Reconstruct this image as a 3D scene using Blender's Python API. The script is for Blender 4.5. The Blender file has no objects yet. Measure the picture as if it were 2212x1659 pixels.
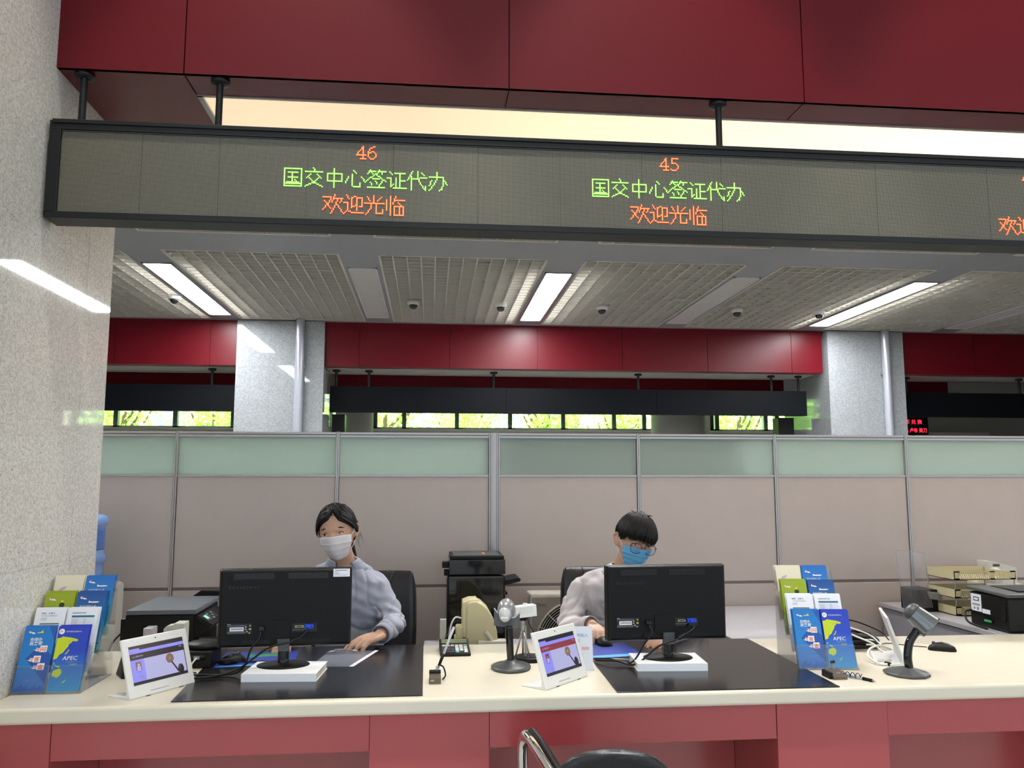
import bpy, bmesh, math, random
from mathutils import Vector, Matrix, noise
from math import sin, cos, pi, radians as R
SC = bpy.context.scene
COL = SC.collection
random.seed(7)

# ---------------------------------------------------------------- camera, world, light, exposure
cam_d = bpy.data.cameras.new('camera'); cam = bpy.data.objects.new('camera', cam_d); COL.objects.link(cam)
cam.location = (0, 0, 1.4606); cam.rotation_euler = (R(90 + 6.78), 0, R(-5.63))
cam_d.sensor_fit = 'HORIZONTAL'; cam_d.sensor_width = 36; cam_d.lens = 1780 / 2212 * 36
cam_d.clip_start = .05; cam_d.clip_end = 200
SC.camera = cam
SC.view_settings.view_transform = 'Standard'; SC.view_settings.look = 'None'
SC.view_settings.exposure = 0.25; SC.view_settings.gamma = 1; SC.view_settings.use_curve_mapping = False
SC.cycles.use_denoising = True
SC.cycles.max_bounces = 7; SC.cycles.transparent_max_bounces = 20; SC.cycles.use_adaptive_sampling = True; SC.cycles.adaptive_threshold = .035
SC.cycles.sample_clamp_indirect = 6
W = bpy.data.worlds.new('daylight'); SC.world = W; W.use_nodes = True
W.node_tree.nodes['Background'].inputs[0].default_value = (.80, .90, 1, 1)
W.node_tree.nodes['Background'].inputs[1].default_value = 1.15
def sun(name, rot, e, col, ang=2):
    d = bpy.data.lights.new(name, 'SUN'); d.energy = e; d.color = col; d.angle = R(ang)
    o = bpy.data.objects.new(name, d); COL.objects.link(o); o.rotation_euler = rot
def area(name, loc, rot, sx, sy, e, col):
    d = bpy.data.lights.new(name, 'AREA'); d.shape = 'RECTANGLE'; d.size = sx; d.size_y = sy; d.energy = e; d.color = col
    o = bpy.data.objects.new(name, d); COL.objects.link(o); o.location = loc; o.rotation_euler = rot
sun('sun', (R(-38), 0, R(20)), 70, (1, .97, .85))
def spot(loc, aim, e, col, ang, blend, rad):
    d = bpy.data.lights.new('downlight', 'SPOT'); d.energy = e; d.color = col; d.spot_size = R(ang); d.spot_blend = blend; d.shadow_soft_size = rad
    o = bpy.data.objects.new('downlight', d); COL.objects.link(o); o.location = loc; o.rotation_euler = (Vector(aim) - Vector(loc)).to_track_quat('-Z', 'Y').to_euler()
for x_, e_ in ((-2.0, 330), (-.7, 270), (.8, 290), (2.2, 250), (3.6, 230)): spot((x_, 1.815, 5.6), (x_ + .15, 2.72, .78), e_, (1, .95, .84), 40, .35, .07)
area('hall_fill', (0.5, -2.5, 5.9), (R(18), 0, 0), 5, 2.5, 22, (1, .96, .90))  # unseen soft fill added over the visitor side

# ---------------------------------------------------------------- materials
MATS = {}
def mat(name, col, rough=.5, metal=0, emit=0, ecol=None, trans=0, bump=0, bscale=200, alpha=None, coat=0, spec=None, var=0.0, vscale=30):
    if name in MATS: return MATS[name]
    m = bpy.data.materials.new(name); m.use_nodes = True; n = m.node_tree.nodes; l = m.node_tree.links
    b = n['Principled BSDF']
    b.inputs['Base Color'].default_value = (*col, 1); b.inputs['Roughness'].default_value = rough
    b.inputs['Metallic'].default_value = metal
    if spec is not None: b.inputs['Specular IOR Level'].default_value = spec
    if coat: b.inputs['Coat Weight'].default_value = coat; b.inputs['Coat Roughness'].default_value = .08
    if emit:
        b.inputs['Emission Color'].default_value = (*(ecol or col), 1); b.inputs['Emission Strength'].default_value = emit
    if trans: b.inputs['Transmission Weight'].default_value = trans
    tc = n.new('ShaderNodeTexCoord')
    nz = n.new('ShaderNodeTexNoise'); nz.inputs['Scale'].default_value = vscale; l.new(tc.outputs['Object'], nz.inputs['Vector'])
    if var:
        mx = n.new('ShaderNodeMix'); mx.data_type = 'RGBA'
        mx.inputs['A'].default_value = (*[c * (1 - var) for c in col], 1); mx.inputs['B'].default_value = (*[min(1, c * (1 + var)) for c in col], 1)
        l.new(nz.outputs['Fac'], mx.inputs['Factor']); l.new(mx.outputs['Result'], b.inputs['Base Color'])
    if bump:
        n2 = n.new('ShaderNodeTexNoise'); n2.inputs['Scale'].default_value = bscale; l.new(tc.outputs['Object'], n2.inputs['Vector'])
        bp = n.new('ShaderNodeBump'); bp.inputs['Strength'].default_value = bump; bp.inputs['Distance'].default_value = .002
        l.new(n2.outputs['Fac'], bp.inputs['Height']); l.new(bp.outputs['Normal'], b.inputs['Normal'])
    MATS[name] = m
    return m
def srgb(r, g, b):
    f = lambda c: (c / 255 / 12.92) if c <= 10 else ((c / 255 + .055) / 1.055) ** 2.4
    return (f(r), f(g), f(b))
def glassy(name, tint, gloss=.12, rough=.03, body=0.0):
    m = bpy.data.materials.new(name); m.use_nodes = True; n = m.node_tree.nodes; l = m.node_tree.links
    n.clear(); out = n.new('ShaderNodeOutputMaterial'); t = n.new('ShaderNodeBsdfTransparent'); t.inputs[0].default_value = (*tint, 1)
    g = n.new('ShaderNodeBsdfGlossy'); g.inputs['Roughness'].default_value = rough; g.inputs['Color'].default_value = (1, 1, 1, 1)
    fr = n.new('ShaderNodeLayerWeight'); fr.inputs['Blend'].default_value = .25
    ml = n.new('ShaderNodeMath'); ml.operation = 'MULTIPLY_ADD'; ml.inputs[1].default_value = .45; ml.inputs[2].default_value = gloss * .12
    l.new(fr.outputs['Fresnel'], ml.inputs[0])
    mx = n.new('ShaderNodeMixShader'); l.new(ml.outputs[0], mx.inputs[0]); l.new(t.outputs[0], mx.inputs[1]); l.new(g.outputs[0], mx.inputs[2])
    last = mx
    if body:
        d = n.new('ShaderNodeBsdfDiffuse'); d.inputs[0].default_value = (*tint, 1)
        m2 = n.new('ShaderNodeMixShader'); m2.inputs[0].default_value = body
        l.new(mx.outputs[0], m2.inputs[1]); l.new(d.outputs[0], m2.inputs[2]); last = m2
    l.new(last.outputs[0], out.inputs[0]); MATS[name] = m
    return m
def granite(name, base, dark, scale=1.0, rough=.035):
    m = bpy.data.materials.new(name); m.use_nodes = True; n = m.node_tree.nodes; l = m.node_tree.links; b = n['Principled BSDF']
    tc = n.new('ShaderNodeTexCoord')
    def nz(s, d=3):
        x = n.new('ShaderNodeTexNoise'); x.inputs['Scale'].default_value = s * scale; x.inputs['Detail'].default_value = d; l.new(tc.outputs['Object'], x.inputs['Vector']); return x
    def ramp(src, a, bb, ca, cb):
        r = n.new('ShaderNodeValToRGB'); r.color_ramp.elements[0].position = a; r.color_ramp.elements[1].position = bb
        r.color_ramp.elements[0].color = (*ca, 1); r.color_ramp.elements[1].color = (*cb, 1); l.new(src, r.inputs[0]); return r
    a = ramp(nz(70).outputs['Fac'], .40, .62, [c * .80 for c in base], base)
    sp = ramp(nz(150, 2).outputs['Fac'], .645, .68, (0, 0, 0), (1, 1, 1))
    v = n.new('ShaderNodeTexVoronoi'); v.inputs['Scale'].default_value = 62 * scale; l.new(tc.outputs['Object'], v.inputs['Vector'])
    vs = ramp(v.outputs['Distance'], .10, .16, (1, 1, 1), (0, 0, 0))
    gate = ramp(nz(21, 1).outputs['Fac'], .50, .56, (0, 0, 0), (1, 1, 1))
    mu = n.new('ShaderNodeMath'); mu.operation = 'MULTIPLY'; l.new(vs.outputs[0], mu.inputs[0]); l.new(gate.outputs[0], mu.inputs[1])
    ad = n.new('ShaderNodeMath'); ad.operation = 'ADD'; ad.use_clamp = True; l.new(mu.outputs[0], ad.inputs[0]); l.new(sp.outputs[0], ad.inputs[1])
    mx = n.new('ShaderNodeMix'); mx.data_type = 'RGBA'; l.new(ad.outputs[0], mx.inputs['Factor']); l.new(a.outputs[0], mx.inputs['A']); mx.inputs['B'].default_value = (*dark, 1)
    l.new(mx.outputs['Result'], b.inputs['Base Color']); b.inputs['Roughness'].default_value = rough; b.inputs['Specular IOR Level'].default_value = .25
    MATS[name] = m; return m
def ramp_mat(name, stops, axis='Z', lo=0, hi=1, rough=.35):
    """printed colour design running along one axis of the object"""
    m = bpy.data.materials.new(name); m.use_nodes = True; n = m.node_tree.nodes; l = m.node_tree.links; b = n['Principled BSDF']
    tc = n.new('ShaderNodeTexCoord'); s = n.new('ShaderNodeSeparateXYZ'); l.new(tc.outputs['Object'], s.inputs[0])
    mr = n.new('ShaderNodeMapRange'); mr.inputs[1].default_value = lo; mr.inputs[2].default_value = hi; l.new(s.outputs[axis], mr.inputs[0])
    r = n.new('ShaderNodeValToRGB'); el = r.color_ramp.elements
    while len(el) < len(stops): el.new(.5)
    for e, (p, c) in zip(el, stops): e.position = p; e.color = (*c, 1)
    l.new(mr.outputs[0], r.inputs[0]); l.new(r.outputs[0], b.inputs['Base Color']); b.inputs['Roughness'].default_value = rough
    MATS[name] = m; return m
def led_mat():
    m = bpy.data.materials.new('led_matrix'); m.use_nodes = True; n = m.node_tree.nodes; l = m.node_tree.links; b = n['Principled BSDF']
    tc = n.new('ShaderNodeTexCoord'); s = n.new('ShaderNodeSeparateXYZ'); l.new(tc.outputs['Object'], s.inputs[0])
    def M(op, a, bb=None, c=None):
        x = n.new('ShaderNodeMath'); x.operation = op
        for i, v in enumerate((a, bb, c)):
            if v is None: continue
            if hasattr(v, 'name'): l.new(v, x.inputs[i])
            else: x.inputs[i].default_value = v
        return x.outputs[0]
    P_ = .293 / 64
    def cell(o):
        f = M('FRACT', M('DIVIDE', M('ADD', o, 20 * P_ * 100), P_)); return M('ABSOLUTE', M('SUBTRACT', f, .5))
    mxv = M('MAXIMUM', cell(s.outputs['X']), cell(s.outputs['Z']))
    f = M('GREATER_THAN', .31, mxv)
    mx = n.new('ShaderNodeMix'); mx.data_type = 'RGBA'; l.new(f, mx.inputs['Factor'])
    mx.inputs['A'].default_value = (*srgb(38, 36, 30), 1); mx.inputs['B'].default_value = (*srgb(146, 142, 124), 1)
    l.new(mx.outputs['Result'], b.inputs['Base Color']); b.inputs['Roughness'].default_value = .5
    MATS['led_matrix'] = m; return m

RED = mat('red_panel', srgb(98, 8, 22), .34, spec=.28, bump=.08, bscale=600, var=.05, vscale=3)
RED2 = mat('red_laminate', srgb(178, 72, 74), .22, var=.04, vscale=3, spec=1.0)
BLK = mat('black_plastic', (.0045, .0045, .0045), .45, spec=.25, bump=.12, bscale=900)
BLKM = mat('black_metal', (.007, .0075, .008), .42, spec=.35, bump=.05)
BLKG = mat('gloss_black', (.006, .006, .007), .08, var=.1)
DGREY = mat('dark_grey_plastic', (.06, .065, .068), .38, bump=.08, bscale=700)
LEATH = mat('black_leather', (.013, .013, .015), .36, bump=.5, bscale=160)
GREYC = mat('grey_ceiling_paint', srgb(126, 126, 130), .55, var=.06, vscale=1.5)
GRID = mat('louvre_white', srgb(212, 209, 200), .5, var=.03)
VOID = mat('ceiling_void', srgb(140, 137, 133), .8, var=.05)
CREAM = mat('cream_solid_surface', srgb(228, 222, 204), .22, var=.02, vscale=12)
ALU = mat('aluminium', srgb(178, 174, 172), .34, .6, var=.04)
PANEL = mat('beige_laminate', srgb(196, 184, 177), .42, var=.05, vscale=8)
FLOORM = mat('floor_tile', srgb(196, 192, 186), .2, var=.05, vscale=2)
WALLM = mat('wall_paint', srgb(205, 206, 200), .6, var=.03)
DESKG = mat('grey_laminate', srgb(172, 170, 174), .45, var=.04)
WHITE = mat('white_plastic', srgb(238, 238, 236), .32, var=.02)
OFFW = mat('off_white_plastic', srgb(214, 212, 200), .42, var=.03)
BEIGE = mat('beige_plastic', srgb(200, 190, 150), .45, bump=.1, bscale=500, var=.03)
PAPER = mat('paper', srgb(238, 240, 248), .7, var=.02)
CREAMP = mat('cream_paper', srgb(228, 220, 198), .7, var=.02)
CHROME = mat('chrome', (.8, .8, .8), .08, 1, var=.02)
SKIN = mat('skin', srgb(200, 158, 132), .48, var=.07, vscale=25, bump=.1, bscale=300)
HAIR = mat('black_hair', (.008, .007, .007), .50, spec=.3, bump=.3, bscale=400)
LIT = mat('lit_panel', (1, 1, 1), .5, emit=46, ecol=(.93, .97, 1))
UNLIT = mat('unlit_diffuser', srgb(214, 210, 210), .5, var=.02)
WARM = mat('warm_light_panel', (1, .9, .75), .5, emit=.90, ecol=(.98, .70, .44))
_n = WARM.node_tree.nodes; _l = WARM.node_tree.links; _tc = _n.new('ShaderNodeTexCoord'); _sx = _n.new('ShaderNodeSeparateXYZ'); _mr = _n.new('ShaderNodeMapRange')   # the tubes inside are brighter towards the right end
_l.new(_tc.outputs['Object'], _sx.inputs[0]); _l.new(_sx.outputs['X'], _mr.inputs[0]); _mr.inputs[1].default_value = -2.6; _mr.inputs[2].default_value = -.2; _mr.inputs[3].default_value = .73; _mr.inputs[4].default_value = 1.6
_l.new(_mr.outputs[0], _n['Principled BSDF'].inputs['Emission Strength'])
LEDR = mat('led_red', (1, .1, .02), .5, emit=1.3, ecol=(1, .085, .015))
LEDR2 = mat('led_red_core', (1, .3, .1), .5, emit=2.0, ecol=(1, .30, .12))
LEDG = mat('led_green', (.2, 1, .05), .5, emit=1.5, ecol=(.18, .85, .03))
BLUE = mat('cover_blue', srgb(28, 120, 200), .3, var=.05)
NAVY = mat('cover_navy', srgb(28, 62, 170), .3, var=.05)
GREENP = mat('cover_green', srgb(150, 170, 40), .35, var=.05)
ORANGE = mat('print_orange', srgb(235, 92, 50), .4, var=.03)
LIME = mat('print_lime', srgb(198, 214, 40), .4, var=.03)
INK = mat('print_ink', srgb(45, 40, 48), .5, var=.05)
TEAL = mat('print_teal', srgb(40, 120, 140), .4, var=.05)
GREYP = mat('print_grey', srgb(150, 150, 155), .5, var=.05)
VGAB = mat('vga_blue', srgb(30, 70, 200), .4, var=.1)
YEL = mat('yellow_label', srgb(232, 210, 40), .5, var=.05)
ACR = glassy('clear_acrylic', (.985, .99, .992), .15)
ACRE = glassy('acrylic_edge', (.62, .70, .76), .6, body=.25)
PVC = glassy('clear_film', (.70, .72, .80), .5, .15, body=.12)
WGL = glassy('window_glass', (.93, .97, .95), .1)
GRAN = granite('granite_warm', srgb(226, 222, 214), srgb(66, 62, 60), 1.3)
GRANC = granite('granite_cool_lit', srgb(172, 175, 177), srgb(96, 96, 98), .8)  # far-pillar copy of the granite, cool light tint put into its colour
LED = led_mat()

# ---------------------------------------------------------------- mesh helpers
TXT = {}
def text_geo(s, bold=0):
    if (s, bold) in TXT: return TXT[(s, bold)]
    c = bpy.data.curves.new('lettering', 'FONT'); c.body = s; c.resolution_u = 2; c.offset = bold; c.align_x = 'LEFT'
    o = bpy.data.objects.new('lettering', c); COL.objects.link(o)
    dg = bpy.context.evaluated_depsgraph_get(); me = bpy.data.meshes.new_from_object(o.evaluated_get(dg))
    v = [tuple(p.co) for p in me.vertices]; f = [tuple(p.vertices) for p in me.polygons]
    bpy.data.objects.remove(o); bpy.data.curves.remove(c); bpy.data.meshes.remove(me)
    if v:
        x0 = min(p[0] for p in v); x1 = max(p[0] for p in v); y0 = min(p[1] for p in v); y1 = max(p[1] for p in v)
    else: x0 = x1 = y0 = y1 = 0
    TXT[(s, bold)] = (v, f, x0, x1, y0, y1); return TXT[(s, bold)]
class MB:
    def __init__(s, M=None): s.v = []; s.f = []; s.m = []; s.mats = []; s.M = M or Matrix(); s.sm = []
    def mi(s, m):
        if m not in s.mats: s.mats.append(m)
        return s.mats.index(m)
    def add(s, vs, fs, m, smooth=False):
        k = len(s.v); s.v += [tuple(s.M @ Vector(v)) for v in vs]; i = s.mi(m)
        for f in fs: s.f.append(tuple(k + a for a in f)); s.m.append(i); s.sm.append(smooth)
    def box(s, x0, x1, y0, y1, z0, z1, m):
        if x0 > x1: x0, x1 = x1, x0
        if y0 > y1: y0, y1 = y1, y0
        if z0 > z1: z0, z1 = z1, z0
        s.add([(x, y, z) for z in (z0, z1) for y in (y0, y1) for x in (x0, x1)],
              [(0, 2, 3, 1), (4, 5, 7, 6), (0, 1, 5, 4), (2, 6, 7, 3), (0, 4, 6, 2), (1, 3, 7, 5)], m)
    def cbox(s, c, d, m, rot=None):
        M0 = s.M; s.M = M0 @ Matrix.Translation(c) @ (rot or Matrix()); s.box(-d[0] / 2, d[0] / 2, -d[1] / 2, d[1] / 2, -d[2] / 2, d[2] / 2, m); s.M = M0
    def quad(s, p, m): s.add(p, [tuple(range(len(p)))], m)
    def prism(s, pts, d, m):
        """pts: polygon (3d), extruded along vector d"""
        n = len(pts); d = Vector(d); a = [Vector(p) for p in pts]; b = [p + d for p in a]
        nrm = sum(((a[i] - a[0]).cross(a[(i + 1) % n] - a[0]) for i in range(n)), Vector())
        fs = [tuple(range(n)), tuple(range(2 * n - 1, n - 1, -1))] + [(i, i + n, (i + 1) % n + n, (i + 1) % n) for i in range(n)]
        if nrm.dot(d) > 0: fs = [tuple(reversed(f)) for f in fs]
        s.add(a + b, fs, m)
    def cyl(s, p0, p1, r0, r1=None, m=None, n=20, caps=True):
        r1 = r0 if r1 is None else r1; p0 = Vector(p0); p1 = Vector(p1); d = (p1 - p0).normalized()
        u = d.orthogonal().normalized(); w = d.cross(u); vs = []
        for p, r in ((p0, r0), (p1, r1)): vs += [p + (u * cos(2 * pi * i / n) + w * sin(2 * pi * i / n)) * r for i in range(n)]
        s.add(vs, [(i, (i + 1) % n, (i + 1) % n + n, i + n) for i in range(n)], m, True)
        if caps: s.add(vs[:n], [tuple(range(n - 1, -1, -1))], m); s.add(vs[n:], [tuple(range(n))], m)
    def tube(s, pts, r, m, n=8, caps=True, round_ends=False, flat=None):
        pts = [Vector(p) for p in pts]; rs = r if isinstance(r, (list, tuple)) else [r] * len(pts)
        if round_ends:
            a, b = pts[0], pts[-1]; da = (pts[0] - pts[1]).normalized(); db = (pts[-1] - pts[-2]).normalized()
            pre = [(a + da * rs[0] * q, rs[0] * math.sqrt(1 - q * q)) for q in (.98, .85, .5)]
            post = [(b + db * rs[-1] * q, rs[-1] * math.sqrt(1 - q * q)) for q in (.5, .85, .98)]
            pts = [p for p, _ in pre] + pts + [p for p, _ in post]; rs = [q for _, q in pre] + list(rs) + [q for _, q in post]
        L = len(pts); t = [(pts[min(i + 1, L - 1)] - pts[max(i - 1, 0)]).normalized() for i in range(L)]
        u = Vector(flat).cross(t[0]).normalized() if flat else t[0].orthogonal().normalized()
        vs = []
        for i in range(L):
            u = (u - t[i] * u.dot(t[i])).normalized(); w = t[i].cross(u)
            vs += [pts[i] + (u * cos(2 * pi * k / n) + w * sin(2 * pi * k / n) * (1 if not flat else .35)) * rs[i] for k in range(n)]
        fs = [(i * n + k, i * n + (k + 1) % n, (i + 1) * n + (k + 1) % n, (i + 1) * n + k) for i in range(L - 1) for k in range(n)]
        if caps: fs += [tuple(range(n - 1, -1, -1)), tuple((L - 1) * n + k for k in range(n))]
        s.add(vs, fs, m, True)
    def lathe(s, c, prof, m, n=32, sx=1, sy=1):
        vs = [(c[0] + r * cos(2 * pi * k / n) * sx, c[1] + r * sin(2 * pi * k / n) * sy, c[2] + z) for r, z in prof for k in range(n)]
        L = len(prof); fs = [(i * n + k, i * n + (k + 1) % n, (i + 1) * n + (k + 1) % n, (i + 1) * n + k) for i in range(L - 1) for k in range(n)]
        fs += [tuple(range(n - 1, -1, -1)), tuple((L - 1) * n + k for k in range(n))]
        s.add(vs, fs, m, True)
    def ell(s, c, r, m, rot=None, nu=20, nv=12):
        M0 = s.M; s.M = M0 @ Matrix.Translation(c) @ (rot or Matrix()) @ Matrix.Diagonal((*r, 1))
        vs = [(sin(pi * j / nv) * cos(2 * pi * i / nu), sin(pi * j / nv) * sin(2 * pi * i / nu), -cos(pi * j / nv)) for j in range(nv + 1) for i in range(nu)]
        fs = [(j * nu + i, j * nu + (i + 1) % nu, (j + 1) * nu + (i + 1) % nu, (j + 1) * nu + i) for j in range(nv) for i in range(nu)]
        s.add(vs, fs, m, True); s.M = M0
    def loft(s, rings, m, smooth=True, closed=True, caps=True):
        n = len(rings[0]); vs = [p for r in rings for p in r]
        fs = [(i * n + k, i * n + (k + 1) % n, (i + 1) * n + (k + 1) % n, (i + 1) * n + k) for i in range(len(rings) - 1) for k in range(n if closed else n - 1)]
        if caps: fs += [tuple(range(n - 1, -1, -1)), tuple((len(rings) - 1) * n + k for k in range(n))]
        s.add(vs, fs, m, smooth)
    def text(s, txt, o, xd, yd, h, m, w=None, bold=0):
        """lettering: o = lower left, xd/yd unit directions, h = height, w = total width"""
        v, f, x0, x1, y0, y1 = text_geo(txt, bold)
        if not v: return
        o = Vector(o); xd = Vector(xd); yd = Vector(yd); sy = h / (y1 - y0 or 1); sx = (w / (x1 - x0)) if w else sy
        s.add([o + xd * (p[0] - x0) * sx + yd * (p[1] - y0) * sy for p in v], f, m)
    def build(s, name, parent=None, bevel=0, seg=2, sub=0, at=None, solid=0, smooth=None):
        me = bpy.data.meshes.new(name); off = Vector(at) if at else (parent.matrix_world.translation if parent and parent.get('_w') else Vector())
        if parent and parent.get('_o') is not None: off = Vector(parent['_o'])
        me.from_pydata([tuple(Vector(v) - off) for v in s.v], [], s.f)
        for m in s.mats: me.materials.append(m)
        me.polygons.foreach_set('material_index', s.m); me.polygons.foreach_set('use_smooth', s.sm if smooth is None else [smooth] * len(s.f))
        bm = bmesh.new(); bm.from_mesh(me)
        bmesh.ops.remove_doubles(bm, verts=bm.verts, dist=1e-6) if (bevel or sub) else None
        bm.to_mesh(me); bm.free(); me.update()
        o = bpy.data.objects.new(name, me); COL.objects.link(o)
        if parent: o.parent = parent
        elif at: o.location = at
        if bevel:
            b = o.modifiers.new('b', 'BEVEL'); b.width = bevel; b.segments = seg; b.limit_method = 'ANGLE'; b.angle_limit = R(35); b.harden_normals = False
            for p in me.polygons: p.use_smooth = False
        if sub: x = o.modifiers.new('s', 'SUBSURF'); x.levels = sub; x.render_levels = sub
        return o
def tag(o, label=None, cat=None, group=None, kind=None):
    if label: o['label'] = label
    if cat: o['category'] = cat
    if group: o['group'] = group
    if kind: o['kind'] = kind
    return o
def thing(name, label, cat, loc=(0, 0, 0), rz=0, group=None, local=False):
    """Empty at the base; with local=False its parts are given in world coordinates"""
    o = bpy.data.objects.new(name, None); COL.objects.link(o); o.location = loc; o.rotation_euler = (0, 0, rz); o.empty_display_size = .05
    if not local: o['_o'] = tuple(loc)
    else: o['_o'] = (0, 0, 0)
    return tag(o, label, cat, group)
def part(mb, name, par, **k):
    """child of a thing or of a part"""
    src = par
    while src.parent: src = src.parent
    off = src.get('_o', (0, 0, 0))
    me_par = par
    o = mb.build(name, None, **k)
    for v in o.data.vertices: v.co -= Vector(off)
    o.parent = me_par
    return o
def struct(mb, name, **k): return tag(mb.build(name, **k), kind='structure')
def dup(root, loc, rz=None, label=None, name=None):
    r = root.copy(); COL.objects.link(r); r.location = loc
    if rz is not None: r.rotation_euler = (0, 0, rz)
    if label: r['label'] = label
    if name: r.name = name
    for ch in list(root.children):
        c = ch.copy(); COL.objects.link(c); c.parent = r
        for g in list(ch.children):
            d = g.copy(); COL.objects.link(d); d.parent = c
    return r
def rotz(a): return Matrix.Rotation(a, 4, 'Z')
def rotx(a): return Matrix.Rotation(a, 4, 'X')
def roty(a): return Matrix.Rotation(a, 4, 'Y')
def T(x, y, z): return Matrix.Translation((x, y, z))
def smooth_path(pts, n=8):
    p = [Vector(q) for q in pts]; p = [p[0] * 2 - p[1]] + p + [p[-1] * 2 - p[-2]]; out = []
    for i in range(1, len(p) - 2):
        for k in range(n):
            t = k / n; out.append(.5 * ((2 * p[i]) + (-p[i - 1] + p[i + 1]) * t + (2 * p[i - 1] - 5 * p[i] + 4 * p[i + 1] - p[i + 2]) * t * t + (-p[i - 1] + 3 * p[i] - 3 * p[i + 1] + p[i + 2]) * t ** 3))
    out.append(p[-2]); return out

# ---------------------------------------------------------------- the setting
CZ = 3.509; PX = -1.344
b = MB(); b.box(-12, 18, -7, 40, -.1, 0, FLOORM); struct(b, 'floor')
LX = [-2.585 + 1.913 * i for i in range(-4, 9)]          # rows of ceiling lights
GY0, GY1 = 7.38, 10.53                                   # louvre field between the beams
NY0, NY1 = 4.05, 6.83
c = MB()
rects = [(-12, 18, 4.0, NY0), (-12, 18, NY1, GY0), (-12, 18, GY1, 18.0)]
for x0, x1, y0, y1 in rects: c.box(x0, x1, y0, y1, CZ, CZ + .02, GREYC)
GX = []
for i in range(len(LX) - 1):
    a, bb = LX[i] + .175, LX[i + 1] - .175
    GX.append((a, bb))
for (y0, y1) in ((NY0, NY1), (GY0, GY1)):
    for lx in LX:
        if y0 == GY0:
            for seg in ((lx - .175, lx - .14, y0, y1), (lx + .14, lx + .175, y0, y1), (lx - .14, lx + .14, y0, 7.84), (lx - .14, lx + .14, 10.26, y1)):
                c.box(seg[0], seg[1], seg[2], seg[3], CZ, CZ + .02, GREYC)
        else: c.box(lx - .175, lx + .175, y0, y1, CZ, CZ + .02, GREYC)
c.box(-12, 18, 4.0, 18, CZ + .16, CZ + .20, VOID)
struct(c, 'ceiling')
v = MB(); v.box(-12, 18, -7, 3.2, 6.6, 6.7, WALLM); struct(v, 'ceiling_sky_block')  # unseen ceiling added to block sky and sun over the visitor side
v = MB(); v.box(6.01, 18, 2.95, 3.2, 0, 6.6, WALLM); v.box(-12, -2.31, 2.95, 3.2, 0, 6.6, WALLM); v.box(-12, 18, 3.11, 3.2, CZ + .21, 6.6, WALLM); v.box(-12, 18, 3.2, 4.0, CZ + .21, CZ + .25, WALLM); struct(v, 'wall_sun_block')  # unseen walls added to keep sun from leaking in around the beam
# louvre panels
def louvre(w, d, nx, ny):
    m = MB(); t = .006; h = .055
    fr = .022
    m.box(0, w, 0, fr, -.004, .03, GRID); m.box(0, w, d - fr, d, -.004, .03, GRID); m.box(0, fr, 0, d, -.004, .03, GRID); m.box(w - fr, w, 0, d, -.004, .03, GRID)
    for i in range(1, nx): x = w * i / nx; m.box(x - t, x + t, fr, d - fr, 0, h, GRID)
    for j in range(1, ny): y = d * j / ny; m.box(fr, w - fr, y - t, y + t, .002, h, GRID)
    return m
gi = 0
for (y0, y1, where) in ((GY0, GY1, 'far row'), (NY0, NY1, 'row behind the hanging sign')):
    proto = None
    for i, (a, bb) in enumerate(GX):
        if bb < -4.2 or a > 8.8: continue
        mb = None
        if proto is None:
            mb = louvre(bb - a, y1 - y0, 12, 25); proto = mb.build('louvre_panel'); o = proto
        else: o = proto.copy(); COL.objects.link(o)
        o.location = (a, y0, CZ)
        nb = i - 4
        lab = {3: 'between the leftmost lit light and the granite column', 4: 'between the leftmost lit light and the first unlit light', 5: 'between the first unlit light and the middle lit light', 6: 'right of the middle lit light', 7: 'left of the rightmost lit light', 8: 'right of the rightmost lit light'}.get(i, 'at the far right end of the hall' if i > 8 else 'at the far left end of the hall')
        if y0 == NY0: lab = {3: 'leftmost sliver', 4: 'second sliver', 5: 'third sliver', 6: 'fourth sliver', 7: 'fifth sliver', 8: 'sixth sliver'}.get(i, 'outer sliver %s' % ('on the right' if i > 8 else 'on the left')) + ' seen under the LED sign'
        tag(o, 'off-white square louvre ceiling panel, ' + lab, 'ceiling panel', 'louvre panels, ' + where)
# ceiling lights
def ceil_light(lit):
    r = thing('ceiling_light', '', 'ceiling light', (0, 0, 0), 0, 'twin-panel ceiling lights', local=True)
    f = MB(); x, y = .14, 1.21
    for q in ((-x, x, -y, -y + .016), (-x, x, y - .016, y), (-x, -x + .016, -y, y), (x - .016, x, -y, y)): f.box(q[0], q[1], q[2], q[3], -.012, .03, WHITE if not lit else ALU)
    f.box(-x, x, -.006, .006, -.008, .03, WHITE); part(f, 'frame', r)
    for s in (0, 1):
        d = MB(); d.box(-x + .016, x - .016, -y + .016 if not s else .006, -.006 if not s else y - .016, -.004, .02, LIT if lit else UNLIT); part(d, 'diffuser', r)
    return r
lab = {4: ('lit', 'bright white lit ceiling light, leftmost of the three lit ones'), 5: ('un', 'unlit ceiling light between leftmost and middle lit lights'),
       6: ('lit', 'bright white lit ceiling light in the middle of the ceiling'), 7: ('un', 'unlit ceiling light between middle and rightmost lit lights'),
       8: ('lit', 'bright white lit ceiling light, rightmost of the three lit ones'), 9: ('un', 'unlit ceiling light at the right edge of the photo')}
for i, lx in enumerate(LX):
    if i in lab:
        o = ceil_light(lab[i][0] == 'lit'); o['label'] = lab[i][1]; o.location = (lx, 9.05, CZ)
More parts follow.
